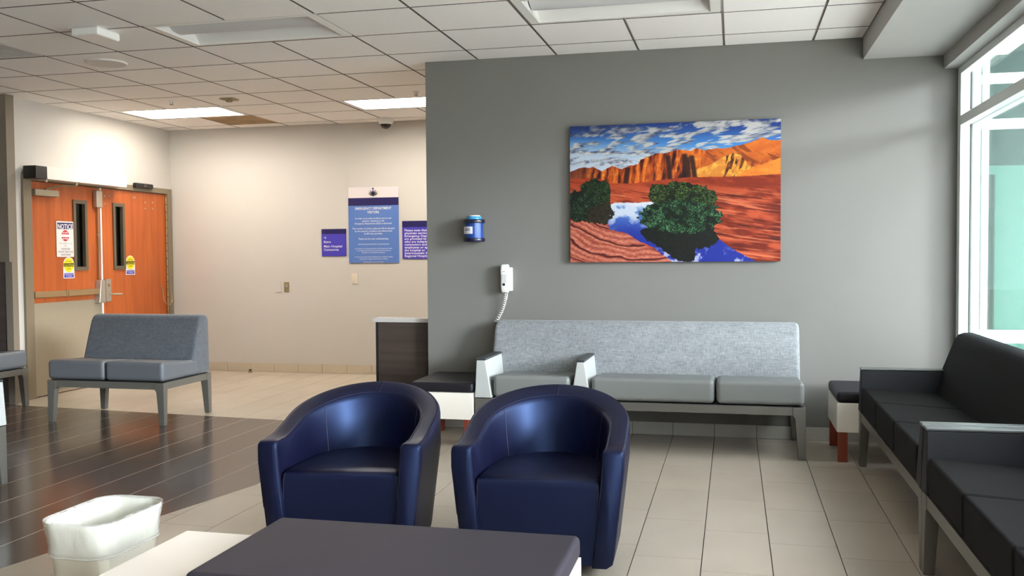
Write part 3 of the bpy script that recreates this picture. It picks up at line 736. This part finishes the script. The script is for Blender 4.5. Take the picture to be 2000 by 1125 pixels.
# ================================================================ WASTE BIN
bn = tag(empty('waste_bin', (-2.33, 3.085, 0)), 'off-white plastic waste bin with a clear liner at bottom left', 'waste bin')
def ring(w, d, r, z, n=8, wob=0.0, seed=0):
    base = rrect(w, d, r, 10); base.append(base[0]); base = np.array(base); L_ = np.r_[0, np.cumsum(np.hypot(*np.diff(base, axis=0).T))]
    q = np.linspace(0, L_[-1], 113)[:-1]; xs = np.interp(q, L_, base[:, 0]); ys = np.interp(q, L_, base[:, 1]); out = []
    for x, y, t_ in zip(xs, ys, q/L_[-1]*2*math.pi):
        k = 1+wob*(math.sin(9*t_+seed*1.3)+0.8*math.sin(17*t_-2.1*seed)+0.7*math.sin(31*t_+seed*3))
        out.append((x*k, y*k, z))
    return out
bw, bd = 0.292, 0.412
MB().loft([ring(0.21, 0.31, 0.06, 0.0), ring(0.22, 0.32, 0.065, 0.01), ring(bw-0.012, bd-0.012, 0.09, 0.35), ring(bw, bd, 0.092, 0.355), ring(bw, bd, 0.092, 0.366), ring(bw-0.008, bd-0.008, 0.088, 0.368), ring(bw-0.016, bd-0.016, 0.085, 0.35), ring(0.20, 0.30, 0.055, 0.02)], cap0=True, cap1=True).build('body', mt['bin'], bn, smooth=True, angle=50)
lin_m = mat('bag_film', (232, 234, 230), 0.14, alpha=0.38, spec=0.9, bump=1.0, bscale=26, stretch=(1.6, 1.6, 0.5))
zo = [0.245, 0.252, 0.262, 0.272, 0.29, 0.31, 0.335, 0.355, 0.3715]
lr = []
for i, z in enumerate(zo):
    f_ = (z/0.36); w_ = 0.21+(bw-0.21)*f_+0.007; d_ = 0.31+(bd-0.31)*f_+0.007
    bulge = 0.006 if i in (1, 2) else 0.0
    lr.append(ring(w_+bulge, d_+bulge, 0.09, z+0.004*math.sin(i*1.7), 8, 0.0030 if 0 < i < 7 else 0.0015, i*0.45))
for i, z in enumerate([0.3735, 0.36, 0.33, 0.28, 0.22, 0.15, 0.08, 0.04]):
    f_ = (z/0.36); w_ = 0.20+(bw-0.02-0.20)*f_-0.012; d_ = 0.30+(bd-0.02-0.30)*f_-0.012
    lr.append(ring(w_, d_, 0.08, z, 8, 0.006 if i > 0 else 0.0015, 1.0+i*0.35))
MB().loft(lr, cap0=False, cap1=True).build('liner_bag', lin_m, bn, smooth=True, angle=80)

hem = ring(0.21+(bw-0.21)*0.68+0.012, 0.31+(bd-0.31)*0.68+0.012, 0.09, 0.246, 8, 0.002, 0.3)
MB().tube(hem+hem[:2], 0.0035, 6).build('liner_hem', lin_m, bn, smooth=True)

# ================================================================ COUNTER
ct = tag(empty('low_partition', (-2.765, 6.99, 0)), 'low dark wood laminate partition with gray cap beside the gray wall end', 'partition')
B(0.0, 0.455, 0, 0.13, 0.0, 0.803).build('panel', mt['dark_laminate'], ct)
B(-0.004, 0.016, -0.003, 0.133, 0.0, 0.803).build('edge_strip', mt['plinth'], ct)
B(-0.03, 0.455, -0.012, 0.145, 0.804, 0.836).build('cap', mt['counter_top'], ct, bevel=0.003)

# ================================================================ WALL THINGS ON THE GRAY WALL
# ---- landscape print
pw, ph = 1.503, 1.004
pic = tag(empty('landscape_picture', (-0.428, YW-0.002, 1.7745)), 'large landscape print of red cliffs, a bush and a blue pool', 'picture')
B(-pw/2, pw/2, -0.034, 0.0, -ph/2, ph/2).build('panel', flat('picture_edge', (30, 24, 24)), pic)
def paint(nx, ny):
    U, V = np.meshgrid(np.linspace(0, 1, nx), np.linspace(0, 1, ny))
    X = 122+1440*U; Yt = 142-67*U; Yb = 1062-15*U; Y = Yt+(Yb-Yt)*V       # measured drawing units
    rs = np.random.RandomState(7)
    def vnoise(x, y, seed=0):
        g = np.random.RandomState(seed).rand(256, 256)
        xi = np.floor(x).astype(int); yi = np.floor(y).astype(int); fx = x-xi; fy = y-yi
        fx = fx*fx*(3-2*fx); fy = fy*fy*(3-2*fy)
        a = g[yi % 256, xi % 256]; b = g[yi % 256, (xi+1) % 256]; c = g[(yi+1) % 256, xi % 256]; d = g[(yi+1) % 256, (xi+1) % 256]
        return (a*(1-fx)+b*fx)*(1-fy)+(c*(1-fx)+d*fx)*fy
    def fbm(x, y, oc=4, seed=0):
        s = 0; a = 0.5; t = 0
        for o in range(oc): s = s+a*vnoise(x*2**o, y*2**o, seed+o); t += a; a *= 0.55
        return s/t
    def mixc(a, b, t): t = np.clip(t, 0, 1)[..., None]; return np.asarray(a)*(1-t)+np.asarray(b)*t
    def sm(e0, e1, v): t = np.clip((v-e0)/(e1-e0), 0, 1); return t*t*(3-2*t)
    c = lambda *q: np.array(q, float)
    line = lambda pts: np.interp(X, [p[0] for p in pts], [p[1] for p in pts])
    def inside(poly, jx=0, jy=0):
        px, py = X+jx, Y+jy; r = np.zeros(X.shape, bool); n = len(poly)
        for i in range(n):
            (x0, y0), (x1, y1) = poly[i], poly[(i+1) % n]
            cond = ((y0 > py) != (y1 > py)) & (px < (x1-x0)*(py-y0)/((y1-y0) if y1 != y0 else 1e-9)+x0)
            r ^= cond
        return r
    # sky
    sky = mixc(c(24, 52, 128), c(70, 140, 210), sm(80, 280, Y)); sky = mixc(sky, c(196, 210, 226), sm(260, 420, Y+60*(1-U)))
    pers = 1.0+0.9*sm(420, 80, Y)
    ax, ay = (X+0.5*Y)/58/pers, Y/30/pers
    n1 = fbm(ax, ay, 5, 3); n2 = fbm(ax-0.28, ay+0.34, 5, 3)
    cl = sm(0.44, 0.56, n1+0.07*fbm(X/240, Y/120, 2, 15)-0.03)
    lit = np.clip((n1-n2)*3.0+0.50+0.25*sm(0.1, 0.7, U), 0, 1)
    cloud = mixc(c(52, 64, 96), c(214, 208, 200), lit)
    im = mixc(sky, cloud, cl*0.92*sm(440, 350, Y-30*U))
    im = mixc(im, c(18, 30, 78), 0.62*sm(0.42, 0.0, U)*sm(260, 120, Y))
    # cliffs
    sil = line([(122, 450), (200, 420), (290, 415), (350, 440), (420, 405), (490, 425), (545, 400), (600, 395), (620, 360), (720, 320), (790, 315), (880, 290), (960, 300), (1010, 280), (1060, 295), (1140, 280), (1180, 285), (1290, 260), (1380, 230), (1440, 207), (1500, 225), (1562, 220)])+10*(fbm(X/22, X*0, 3, 9)-0.5)
    base = line([(122, 492), (330, 492), (400, 522), (560, 524), (700, 505), (950, 478), (1270, 472), (1562, 452)])
    ver = fbm(X/24+Y/160+0.5*fbm(X/30, Y/30, 3, 25), Y/120, 5, 21); strat = fbm(X/300, Y/16, 3, 33)
    cliff = mixc(c(128, 40, 16), c(234, 118, 36), sm(0.30, 0.66, ver)); cliff = mixc(cliff, c(252, 178, 72), sm(0.52, 0.75, strat)*sm(0.4, 0.7, ver)*0.8)
    cliff = mixc(cliff, c(36, 14, 18), sm(0.40, 0.26, ver)*0.9)
    cliff = mixc(cliff, c(84, 36, 30), sm(360, 140, X)*0.75)
    far = mixc(c(190, 84, 28), c(236, 128, 44), fbm(X/60+Y/40, Y/60, 4, 41)); far = mixc(far, c(120, 50, 24), sm(0.56, 0.70, fbm(X/40-Y/30, Y/70, 3, 47))*0.7)
    cliff = mixc(cliff, far, sm(1010, 1080, X+0.25*(Y-400))*sm(430, 330, Y-0.1*(1500-X)))
    bright = inside([(980, 476), (1010, 420), (1090, 395), (1180, 340), (1250, 312), (1300, 325), (1350, 390), (1400, 410), (1290, 470)])
    br = mixc(c(232, 146, 46), c(255, 196, 84), fbm(X/24, Y/18, 4, 51)); br = mixc(br, c(60, 24, 16), sm(0.56, 0.68, fbm(X/18+Y/60, Y/80, 3, 53))*sm(1090, 1180, X)*0.9)
    cliff = np.where(bright[..., None], mixc(br, c(186, 92, 34), 0.45*sm(0.4, 0.6, fbm(X/34, Y/26, 4, 59))), cliff)
    dune = inside([(1262, 476), (1330, 430), (1420, 395), (1562, 340), (1562, 452)])
    cliff = np.where(dune[..., None], mixc(c(220, 112, 30), c(250, 160, 60), fbm(X/70, Y/25, 3, 57)), cliff)
    dk_ = np.maximum.reduce([sm(26, 8, abs(X-x0-(Y-400)*k0))*sm(y0, y0+20, Y) for x0, y0, k0 in ((535, 405, -0.15), (815, 320, 0.1), (925, 310, 0.02), (980, 320, 0.15), (945, 330, 0.05))])
    cliff = mixc(cliff, c(30, 12, 16), dk_*0.85*(X < 1060))
    m_ = sm(-2, 2, Y-sil); im = im*(1-m_[..., None])+cliff*m_[..., None]
    # red ground
    st = fbm((X+0.35*Y)/230, (Y-0.13*(X-1300))/11, 4, 61); big = fbm(X/130, (Y-0.13*(X-1300))/38, 4, 67)
    gnd = mixc(c(122, 36, 18), c(196, 84, 50), sm(0.3, 0.7, big)); gnd = mixc(gnd, c(226, 132, 92), sm(0.56, 0.75, st)*sm(500, 640, Y)*0.8); gnd = mixc(gnd, c(66, 18, 16), sm(0.42, 0.28, st)*0.75)
    gnd = mixc(gnd, c(150, 48, 20), sm(600, 500, Y)*0.6)
    im = np.where((Y > base)[..., None], gnd, im)
    # pool
    jx = 10*(fbm(X/20, Y/20, 3, 71)-0.5); jy = 10*(fbm(X/20, Y/20, 3, 73)-0.5)
    pool = inside([(350, 690), (440, 656), (640, 652), (720, 640), (1050, 720), (1140, 890), (1240, 960), (1410, 1056), (850, 1062), (700, 955), (610, 915), (500, 855), (402, 838), (388, 770)], jx, jy)
    wt_ = mixc(c(92, 140, 206), c(30, 48, 150), sm(660, 900, Y)); wt_ = mixc(wt_, c(226, 230, 238), sm(0.46, 0.66, fbm(X/70, Y/60, 4, 77)+0.12*sm(520, 420, X))*sm(900, 720, Y)*0.85); wt_ = mixc(wt_, c(224, 226, 236), sm(690, 655, Y))
    wt_ = mixc(wt_, c(190, 190, 220), sm(0.55, 0.7, fbm(X/50, Y/50, 4, 79))*sm(940, 1000, Y)*0.9)
    im = np.where(pool[..., None], wt_, im)
    refl = inside([(615, 840), (700, 800), (1100, 790), (1160, 900), (1100, 950), (1000, 965), (985, 1050), (880, 1056), (790, 985), (690, 930), (640, 890)], jx*3, jy*3)
    im = np.where((refl)[..., None], mixc(c(6, 8, 12), c(26, 34, 26), fbm(X/9, Y/9, 2, 81)), im)
    # rocks low left
    rock = inside([(110, 782), (250, 786), (370, 800), (404, 836), (520, 860), (590, 905), (660, 950), (760, 1000), (865, 1070), (110, 1070)], jx, jy)
    q = fbm(X/190, Y/110, 3, 83); rs_ = np.sin((Y-0.35*X+0.00065*(X-300)**2+70*q)/6.0)
    rk = mixc(c(150, 62, 48), c(222, 138, 112), 0.5+0.28*rs_+0.9*(fbm(X/14, Y/8, 3, 87)-0.5)); rk = mixc(rk, c(78, 24, 24), sm(0.86, 0.99, np.sin((Y-0.35*X+0.00065*(X-300)**2+70*q)/16.0))*0.9)
    im = np.where(rock[..., None], rk, im)
    # bushes
    def bush(cx, cy, rx, ry, ca, cb, seed, top=0.6):
        nonlocal im
        e = ((X-cx)/rx)**2+((Y-cy)/ry)**2+0.95*(fbm(X/26, Y/26, 5, seed)-0.5)
        lf = fbm(X/6.5, Y/5.5, 3, seed+5); lb = fbm(X/40, Y/30, 4, seed+9)
        b_ = mixc(c(8, 18, 12), ca, sm(0.36, 0.62, lf)); b_ = mixc(b_, cb, sm(0.52, 0.74, lf)*sm(0.35, 0.6, lb)); b_ = mixc(b_, c(6, 12, 8), sm(0.46, 0.32, lb)*0.75)
        im = np.where((e < 1)[..., None], b_, im)
    bush(300, 590, 120, 95, c(34, 62, 32), c(62, 88, 44), 101); bush(180, 680, 115, 105, c(32, 58, 38), c(70, 98, 66), 113)
    im = np.where((inside([(250, 700), (400, 640), (440, 720), (380, 800), (240, 790)], jx*4, jy*4))[..., None], mixc(c(16, 14, 12), c(60, 54, 36), fbm(X/12, Y/12, 3, 121)), im)
    bush(910, 640, 215, 130, c(52, 84, 30), c(104, 128, 56), 131); bush(905, 745, 285, 112, c(34, 78, 46), c(92, 142, 96), 141); bush(740, 590, 70, 65, c(60, 86, 34), c(104, 120, 56), 151); bush(1090, 610, 52, 50, c(52, 80, 34), c(90, 110, 56), 161)
    im = im*(1+0.10*(rs.rand(*X.shape)[..., None]-0.5))
    im = mixc(im, im*0.86, np.ones(X.shape))
    return np.clip(im, 0, 255)
NX, NY = 720, 482
img = paint(NX, NY)/255.0
img = np.where(img <= 0.04045, img/12.92, ((img+0.055)/1.055)**2.4)
gx, gz = np.meshgrid(np.linspace(-pw/2, pw/2, NX), np.linspace(ph/2, -ph/2, NY))
co = np.stack([gx, np.full_like(gx, -0.0345), gz], -1).reshape(-1, 3)
ii = np.arange((NY-1)*NX).reshape(NY-1, NX)[:, :-1].ravel()
quads = np.stack([ii, ii+NX, ii+NX+1, ii+1], -1)
pme = bpy.data.meshes.new('print'); pme.vertices.add(len(co)); pme.vertices.foreach_set('co', co.ravel())
pme.loops.add(quads.size); pme.loops.foreach_set('vertex_index', quads.ravel().astype(np.int32))
pme.polygons.add(len(quads)); pme.polygons.foreach_set('loop_start', np.arange(0, quads.size, 4, dtype=np.int32)); pme.polygons.foreach_set('loop_total', np.full(len(quads), 4, np.int32))
pme.update(); pme.validate()
at = pme.color_attributes.new('ink', 'FLOAT_COLOR', 'POINT')
at.data.foreach_set('color', np.concatenate([img.reshape(-1, 3), np.ones((NX*NY, 1))], 1).astype(np.float32).ravel())
pm = bpy.data.materials.new('print_ink'); pm.use_nodes = True
an = pm.node_tree.nodes.new('ShaderNodeVertexColor'); an.layer_name = 'ink'
pb_ = pm.node_tree.nodes['Principled BSDF']; pb_.inputs['Roughness'].default_value = 0.35; pb_.inputs['Specular IOR Level'].default_value = 0.3
pm.node_tree.links.new(an.outputs[0], pb_.inputs['Base Color'])
pme.materials.append(pm)
po = bpy.data.objects.new('print', pme); col.objects.link(po); po.parent = pic

# ---- canister dispenser
ds = tag(empty('wipes_dispenser', (-1.905, YW, 1.433)), 'blue canister in a clear wall bracket with white label', 'dispenser')
cyy = -0.088
MB().lathe([(0.0, 0.004), (0.064, 0.004), (0.066, 0.012), (0.066, 0.162), (0.060, 0.168), (0, 0.168)], 36, (0, cyy, 0)).build('canister', flat('canister_blue', (30, 74, 156), 0.3), ds, smooth=True)
MB().lathe([(0.0, 0.168), (0.056, 0.168), (0.056, 0.182), (0.050, 0.190), (0, 0.190)], 32, (0, cyy, 0)).build('lid', flat('lid_blue', (60, 150, 205), 0.3), ds, smooth=True)
MB().lathe([(0.0, 0.190), (0.046, 0.190), (0.044, 0.197), (0, 0.198)], 32, (0, cyy, 0)).build('lid_cap', mt['white_plastic'], ds, smooth=True)
nv = flat('bracket_navy', (18, 24, 52), 0.25)
for (z0, z1) in ((0.0, 0.026), (0.138, 0.166)):
    MB().lathe([(0.067, z0), (0.080, z0), (0.082, z0+0.004), (0.082, z1-0.004), (0.080, z1), (0.067, z1)], 40, (0, cyy, 0)).build('bracket_ring', nv, ds, smooth=True)
    B(-0.05, 0.05, -0.03, -0.001, z0+0.002, z1-0.002).build('bracket_arm', nv, ds)
MB().lathe([(0.0785, 0.026), (0.0785, 0.138)], 40, (0, cyy, 0)).mesh('x')
sv = []
for z in (0.026, 0.138): sv.append([(0.079*math.cos(R(a)), cyy+0.079*math.sin(R(a)), z) for a in range(-200, 21, 10)])
MB().loft(sv, closed=False, cap0=False, cap1=False).build('clear_sleeve', glass_mat('clear_sleeve', (0.8, 0.88, 0.95)), ds, smooth=True)
lb = [[(0.0805*math.cos(R(a)), cyy+0.0805*math.sin(R(a)), z) for a in range(-150, -78, 6)] for z in (0.058, 0.112)]
MB().loft(lb, closed=False, cap0=False, cap1=False).build('label', flat('label_white', (226, 226, 236), 0.5), ds, smooth=True)
for (z, a0, a1) in ((0.092, -128, -100), (0.083, -134, -96)):
    l2 = [[(0.081*math.cos(R(a)), cyy+0.081*math.sin(R(a)), zz) for a in range(a0, a1+1, 4)] for zz in (z, z+0.005)]
    MB().loft(l2, closed=False, cap0=False, cap1=False).build('label_print', flat('print_gray', (70, 70, 96)), ds)

# ---- wall phone with coiled cord
phn = tag(empty('wall_phone', (-1.672, YW, 1.046)), 'white wall phone handset with coiled cord above the sofa', 'phone')
B(-0.012, 0.044, -0.040, -0.001, 0.012, 0.19).build('wall_base', mt['white_plastic'], phn, bevel=0.006)
rg = []
for z, w_, d0, d1 in ((0.0, 0.046, -0.030, -0.062), (0.010, 0.058, -0.028, -0.072), (0.05, 0.064, -0.036, -0.072), (0.11, 0.064, -0.040, -0.070), (0.165, 0.066, -0.034, -0.074), (0.205, 0.060, -0.028, -0.074), (0.214, 0.046, -0.030, -0.064)):
    rg.append([(px_-0.006, py_, z) for px_, py_ in rrect(w_, d0-d1, 0.012, 4, 0, (d0+d1)/2)])
MB().loft(rg).build('handset', mt['white_plastic'], phn, smooth=True, angle=50)
B(-0.026, 0.010, -0.0752, -0.070, 0.075, 0.14).build('index_card', flat('phone_card', (206, 206, 206), 0.4), phn)
MB().lathe([(0, 0.0700), (0.010, 0.0700), (0.010, 0.0758), (0, 0.0758)], 16, (-0.010, 0, 0.062), 'y').build('button', mt['black_plastic'], phn)
B(-0.020, 0.0, -0.0755, -0.070, 0.158, 0.161).build('brand_mark', flat('print_gray', (70, 70, 96)), phn)
cp = []
P0, P1, P2, P3 = [Vector(v) for v in ((-0.004, -0.045, 0.0), (-0.006, -0.040, -0.07), (-0.03, -0.035, -0.14), (-0.088, -0.022, -0.222))]
NT = 14; NP = NT*12
def bez(u): return P0*(1-u)**3+P1*3*u*(1-u)**2+P2*3*u*u*(1-u)+P3*u**3
for k in range(NP+1):
    u = k/NP; c0 = bez(u); d_ = (bez(min(u+0.01, 1))-bez(max(u-0.01, 0))).normalized()
    n_ = Vector((0, 1, 0)).cross(d_).normalized(); b_ = d_.cross(n_)
    a = 2*math.pi*NT*u; rr = 0.0125*min(1, u*9)
    cp.append(c0+n_*rr*math.cos(a)+b_*rr*math.sin(a))
MB().tube(cp, 0.0024, 5).build('coiled_cord', mt['white_plastic'], phn, smooth=True)
MB().tube([(0.010, -0.045, 0.004), (0.008, -0.042, -0.025), (0.004, -0.04, -0.05)], 0.003, 6).build('cord_strain_relief', mt['white_plastic'], phn)

# ================================================================ SIGNS ON THE CREAM WALL
NAVY, PURP, STEELB, WHT = flat('sign_navy', (28, 20, 84)), flat('sign_purple', (66, 58, 172)), flat('sign_blue', (84, 118, 186)), flat('sign_white', (238, 236, 240))
def plate(name, label, x0, x1, z0, z1):
    t = tag(empty(name, (x0, YF, z0)), label, 'sign', 'wall signs'); return t, x1-x0, z1-z0
t, w, h = plate('visitor_sign', 'large blue emergency department visitors sign on the cream wall', -4.208, -3.615, 1.251, 2.095)
B(0, w, -0.010, 0, h-0.118, h).build('header_panel', flat('sign_header', (222, 214, 216)), t, bevel=0.001)
B(0, w, -0.012, 0, h-0.204, h-0.118).build('navy_band', NAVY, t)
B(0, w, -0.011, 0, 0, h-0.204).build('text_panel', STEELB, t)
lg = empty('logo'); lg.parent = t; lg.location = (w/2, -0.0115, h-0.102); lg.scale = (1.3, 1, 1.25)
def petal(a, ln, wd, off=0.0, m_=NAVY, nm='petal'):
    pts = []
    for k in range(9):
        u = k/8; pts.append((wd*math.sin(math.pi*u)**1.2, ln*u))
    pts += [(-q[0], q[1]) for q in reversed(pts[1:-1])]
    ca, sa = math.cos(a), math.sin(a)
    MB().prism([((p[0]*ca+(p[1]+off)*sa), (-p[0]*sa+(p[1]+off)*ca)) for p in pts], 'y', -0.001, 0).build(nm, m_, lg)
petal(0, 0.060, 0.010)
for s in (-1, 1):
    petal(s*R(24), 0.066, 0.005); petal(s*R(42), 0.062, 0.006, m_=flat('logo_green', (110, 116, 70))); petal(s*R(60), 0.058, 0.004, m_=flat('logo_dark', (60, 52, 60)))
MB().lathe([(0, 0), (0.008, 0), (0.008, 0.001), (0, 0.001)], 14, (0, 0, 0.068), 'y').build('logo_dot', NAVY, lg)
yy = -0.0125
cx_ = w/2
lettering(t, 'EMERGENCY DEPARTMENT\nVISITORS', 0.040, WHT, cx_, h-0.218, yy, bold=0.010, width=0.43, line=1.05)
lettering(t, 'In order to provide excellent care to our\npatients, visitations in the\nEmergency Department (ED) is restricted.', 0.026, WHT, cx_, h-0.335, yy, bold=0.008, width=0.44, line=1.1)
lettering(t, "The number of visitors allowed will be dictated\nby the patient's condition and determined\nby ED care provider.", 0.026, WHT, cx_, h-0.448, yy, bold=0.008, width=0.50, line=1.1)
lettering(t, 'Thank you for your understanding.', 0.026, WHT, cx_, h-0.563, yy, bold=0.010, width=0.36)
lettering(t, 'VISITAS EN EL DEPARTAMENTO DE EMERGENCIAS', 0.018, WHT, cx_, h-0.628, yy, bold=0.0, width=0.37)
lettering(t, 'Las visitas en el Departamento de Emergencias est\u00e1n\nrestringidas para poder proporcionar a nuestros\npacientes una excelente atenci\u00f3n.', 0.019, WHT, cx_, h-0.675, yy, bold=0.0, width=0.44, line=1.15)
lettering(t, 'El n\u00famero de visitas estar\u00e1 limitado por la condici\u00f3n m\u00e9dica\ndel paciente y seg\u00fan lo permitan los m\u00e9dicos.', 0.019, WHT, cx_, h-0.768, yy, bold=0.0, width=0.45, line=1.15)
lettering(t, 'Gracias por su comprensi\u00f3n.', 0.018, WHT, cx_, h-0.825, yy, bold=0.0, width=0.24)
t, w, h = plate('direction_sign', 'small purple sign with arrow, Bistro and Main Hospital Concourse', -4.537, -4.243, 1.329, 1.635)
B(0, w, -0.010, 0, 0, h-0.056).build('text_panel', PURP, t); B(0, w, -0.011, 0, h-0.056, h).build('navy_band', NAVY, t)
ar = MB()
ar.box(0.024, 0.052, -0.0015, 0, -0.0025, 0.0025)
for s in (-1, 1): ar.prism([(0.040, s*0.014), (0.0455, s*0.014), (0.0555, 0), (0.0495, 0)], 'y', -0.0015, 0)
o = ar.build('arrow', WHT, t); o.location = (0, -0.0102, h-0.098)
lettering(t, 'Bistro', 0.036, WHT, 0.024, h-0.128, -0.0108, 'LEFT', 0.010)
lettering(t, 'Main Hospital\nConcourse', 0.036, WHT, 0.024, h-0.178, -0.0108, 'LEFT', 0.010, width=0.222, line=1.05)
t, w, h = plate('notice_sign', 'purple physician services sign partly hidden by the gray wall', -3.573, -3.03, 1.293, 1.712)
B(0, w, -0.010, 0, 0, h-0.068).build('text_panel', PURP, t); B(0, w, -0.011, 0, h-0.068, h).build('navy_band', NAVY, t)
lettering(t, 'Please note that the\nphysician services in\nEmergency Department\nare provided by physicians\nwho are independent\ncontractors and are not\nemployees or agents of\nthe hospital or\nIntermountain St. George\nRegional Hospital.', 0.0335, WHT, 0.026, h-0.088, -0.0108, 'LEFT', 0.016, line=0.94, width=0.43)

# ---- plates on the cream wall
def wall_plate(name, label, cat, x0, x1, z0, z1, m_):
    t = tag(empty(name, (x0, YF, z0)), label, cat); w, h = x1-x0, z1-z0
    B(0, w, -0.007, 0, 0, h).build('plate', m_, t, bevel=0.003); return t, w, h
t, w, h = wall_plate('light_switch', 'ivory light switch below the large visitors sign', 'switch', -4.183, -4.11, 1.018, 1.134, mt['ivory_plastic'])
B(w*0.27, w*0.73, -0.013, -0.006, h*0.2, h*0.8).build('rocker', mt['ivory_plastic'], t, bevel=0.002)
t, w, h = wall_plate('key_switch', 'brown metal key switch plate on the cream wall', 'switch', -5.014, -4.952, 0.924, 1.035, mt['tan_metal'])
MB().lathe([(0, 0.006), (0.017, 0.006), (0.017, 0.014), (0.012, 0.016), (0, 0.016)], 18, (w/2, 0, h*0.58), 'y').build('key_cylinder', mt['steel'], t, smooth=True)
B(w/2-0.002, w/2+0.002, -0.0165, -0.015, h*0.58-0.008, h*0.58+0.008).build('key_slot', mt['black_plastic'], t)
t, w, h = wall_plate('blank_plate', 'blank cream cover plate left of the key switch', 'cover plate', -5.117, -5.048, 0.918, 1.042, mt['wall_white'])
for zz in (h*0.15, h*0.85): MB().lathe([(0, 0.006), (0.004, 0.006), (0.004, 0.0085), (0, 0.0085)], 8, (w/2, 0, zz), 'y').build('screw', mt['ivory_plastic'], t)
st_ = tag(empty('door_stop', (-5.40, 9.74, 0)), 'tiny brown door stop on the floor by the tan baseboard', 'door stop')
MB().lathe([(0, 0), (0.022, 0), (0.022, 0.012), (0.014, 0.022), (0.010, 0.038), (0, 0.042)], 16).build('post', mt['tan_metal'], st_, smooth=True)
MB().lathe([(0.013, 0.022), (0.017, 0.026), (0.017, 0.034), (0.012, 0.038)], 16).build('bumper', mt['black_plastic'], st_, smooth=True)

# ================================================================ SIGNS ON THE DOORS (face +X)
def door_sign(name, label, y0, z0, x=XL-0.006):
    t = tag(empty(name, (x, y0, z0), R(90)), label, 'sign', 'door stickers'); return t      # local x -> +Y, local -Y -> +X
t = door_sign('notice_sign', 'white NOTICE do not enter sign on the left door leaf', 7.917, 1.342)
w, h = 0.25, 0.352
MB().prism(rrect(w, h, 0.012, 4, w/2, h/2), 'y', -0.003, 0).build('plate', flat('sign_paper', (232, 228, 226)), t)
B(0.012, w-0.012, -0.0036, 0, h-0.078, h-0.014).build('blue_band', NAVY, t)
lettering(t, 'NOTICE', 0.066, WHT, w/2, h-0.021, -0.0042, bold=0.022, width=0.215)
MB().lathe([(0, 0), (0.055, 0), (0.055, 0.0036), (0, 0.0036)], 28, (w/2, 0, h-0.142), 'y').build('no_entry_disc', flat('sign_red', (190, 34, 46)), t)
B(w/2-0.055, w/2+0.055, -0.0042, 0, h-0.155, h-0.130).build('no_entry_bar', WHT, t)
lettering(t, 'DO NOT', 0.026, WHT, w/2, h-0.101, -0.0045, bold=0.015, width=0.078)
lettering(t, 'ENTER', 0.026, WHT, w/2, h-0.160, -0.0045, bold=0.015, width=0.078)
GRY, DGR = flat('ink_pale', (170, 166, 166)), flat('ink_dark', (66, 62, 62))
lettering(t, 'AUTHORIZED ACCESS\nONLY', 0.021, GRY, w/2, h-0.208, -0.0042, width=0.20, line=1.2)
lettering(t, 'PLEASE SEE\nFRONT DESK FOR\nASSISTANCE', 0.024, DGR, w/2, h-0.262, -0.0042, bold=0.004, width=0.205, line=1.2)
for (lb, y0, z0) in (('yellow CAUTION sticker below the notice sign on the left door leaf', 8.003, 1.128), ('yellow CAUTION sticker beside the lite of the right door leaf', 8.985, 1.14)):
    t = door_sign('caution_sticker', lb, y0, z0)
    w, h = 0.16, 0.212; pts = [(0, 0), (w, 0), (w, h-0.08)]+[(w/2+0.08*math.cos(R(a)), h-0.08+0.08*math.sin(R(a))) for a in range(10, 180, 10)]+[(0, h-0.08)]
    MB().prism(pts, 'y', -0.0015, 0).build('plate', flat('sign_paper', (232, 228, 226)), t)
    MB().lathe([(0, 0), (0.072, 0), (0.072, 0.002), (0, 0.002)], 32, (w/2, 0, h-0.080), 'y').build('yellow_disc', flat('sign_yellow', (226, 214, 24)), t)
    B(0.006, w-0.006, -0.0026, 0, h-0.097, h-0.062).build('black_band', mt['black_plastic'], t)
    lettering(t, 'CAUTION', 0.034, flat('sign_yellow', (226, 214, 24)), w/2, h-0.067, -0.0031, bold=0.012, width=0.138)
    lettering(t, 'AUTOMATIC', 0.020, DGR, w/2, h-0.036, -0.0026, width=0.09)
    lettering(t, 'DOOR', 0.022, DGR, w/2, h-0.106, -0.0026, width=0.06)
    B(0.012, w-0.012, -0.0022, 0, 0.008, 0.052).build('blue_band', PURP, t)
    lettering(t, 'ACTIVATE SWITCH\nTO OPERATE', 0.017, WHT, w/2, 0.048, -0.0028, bold=0.008, width=0.13, line=1.05)
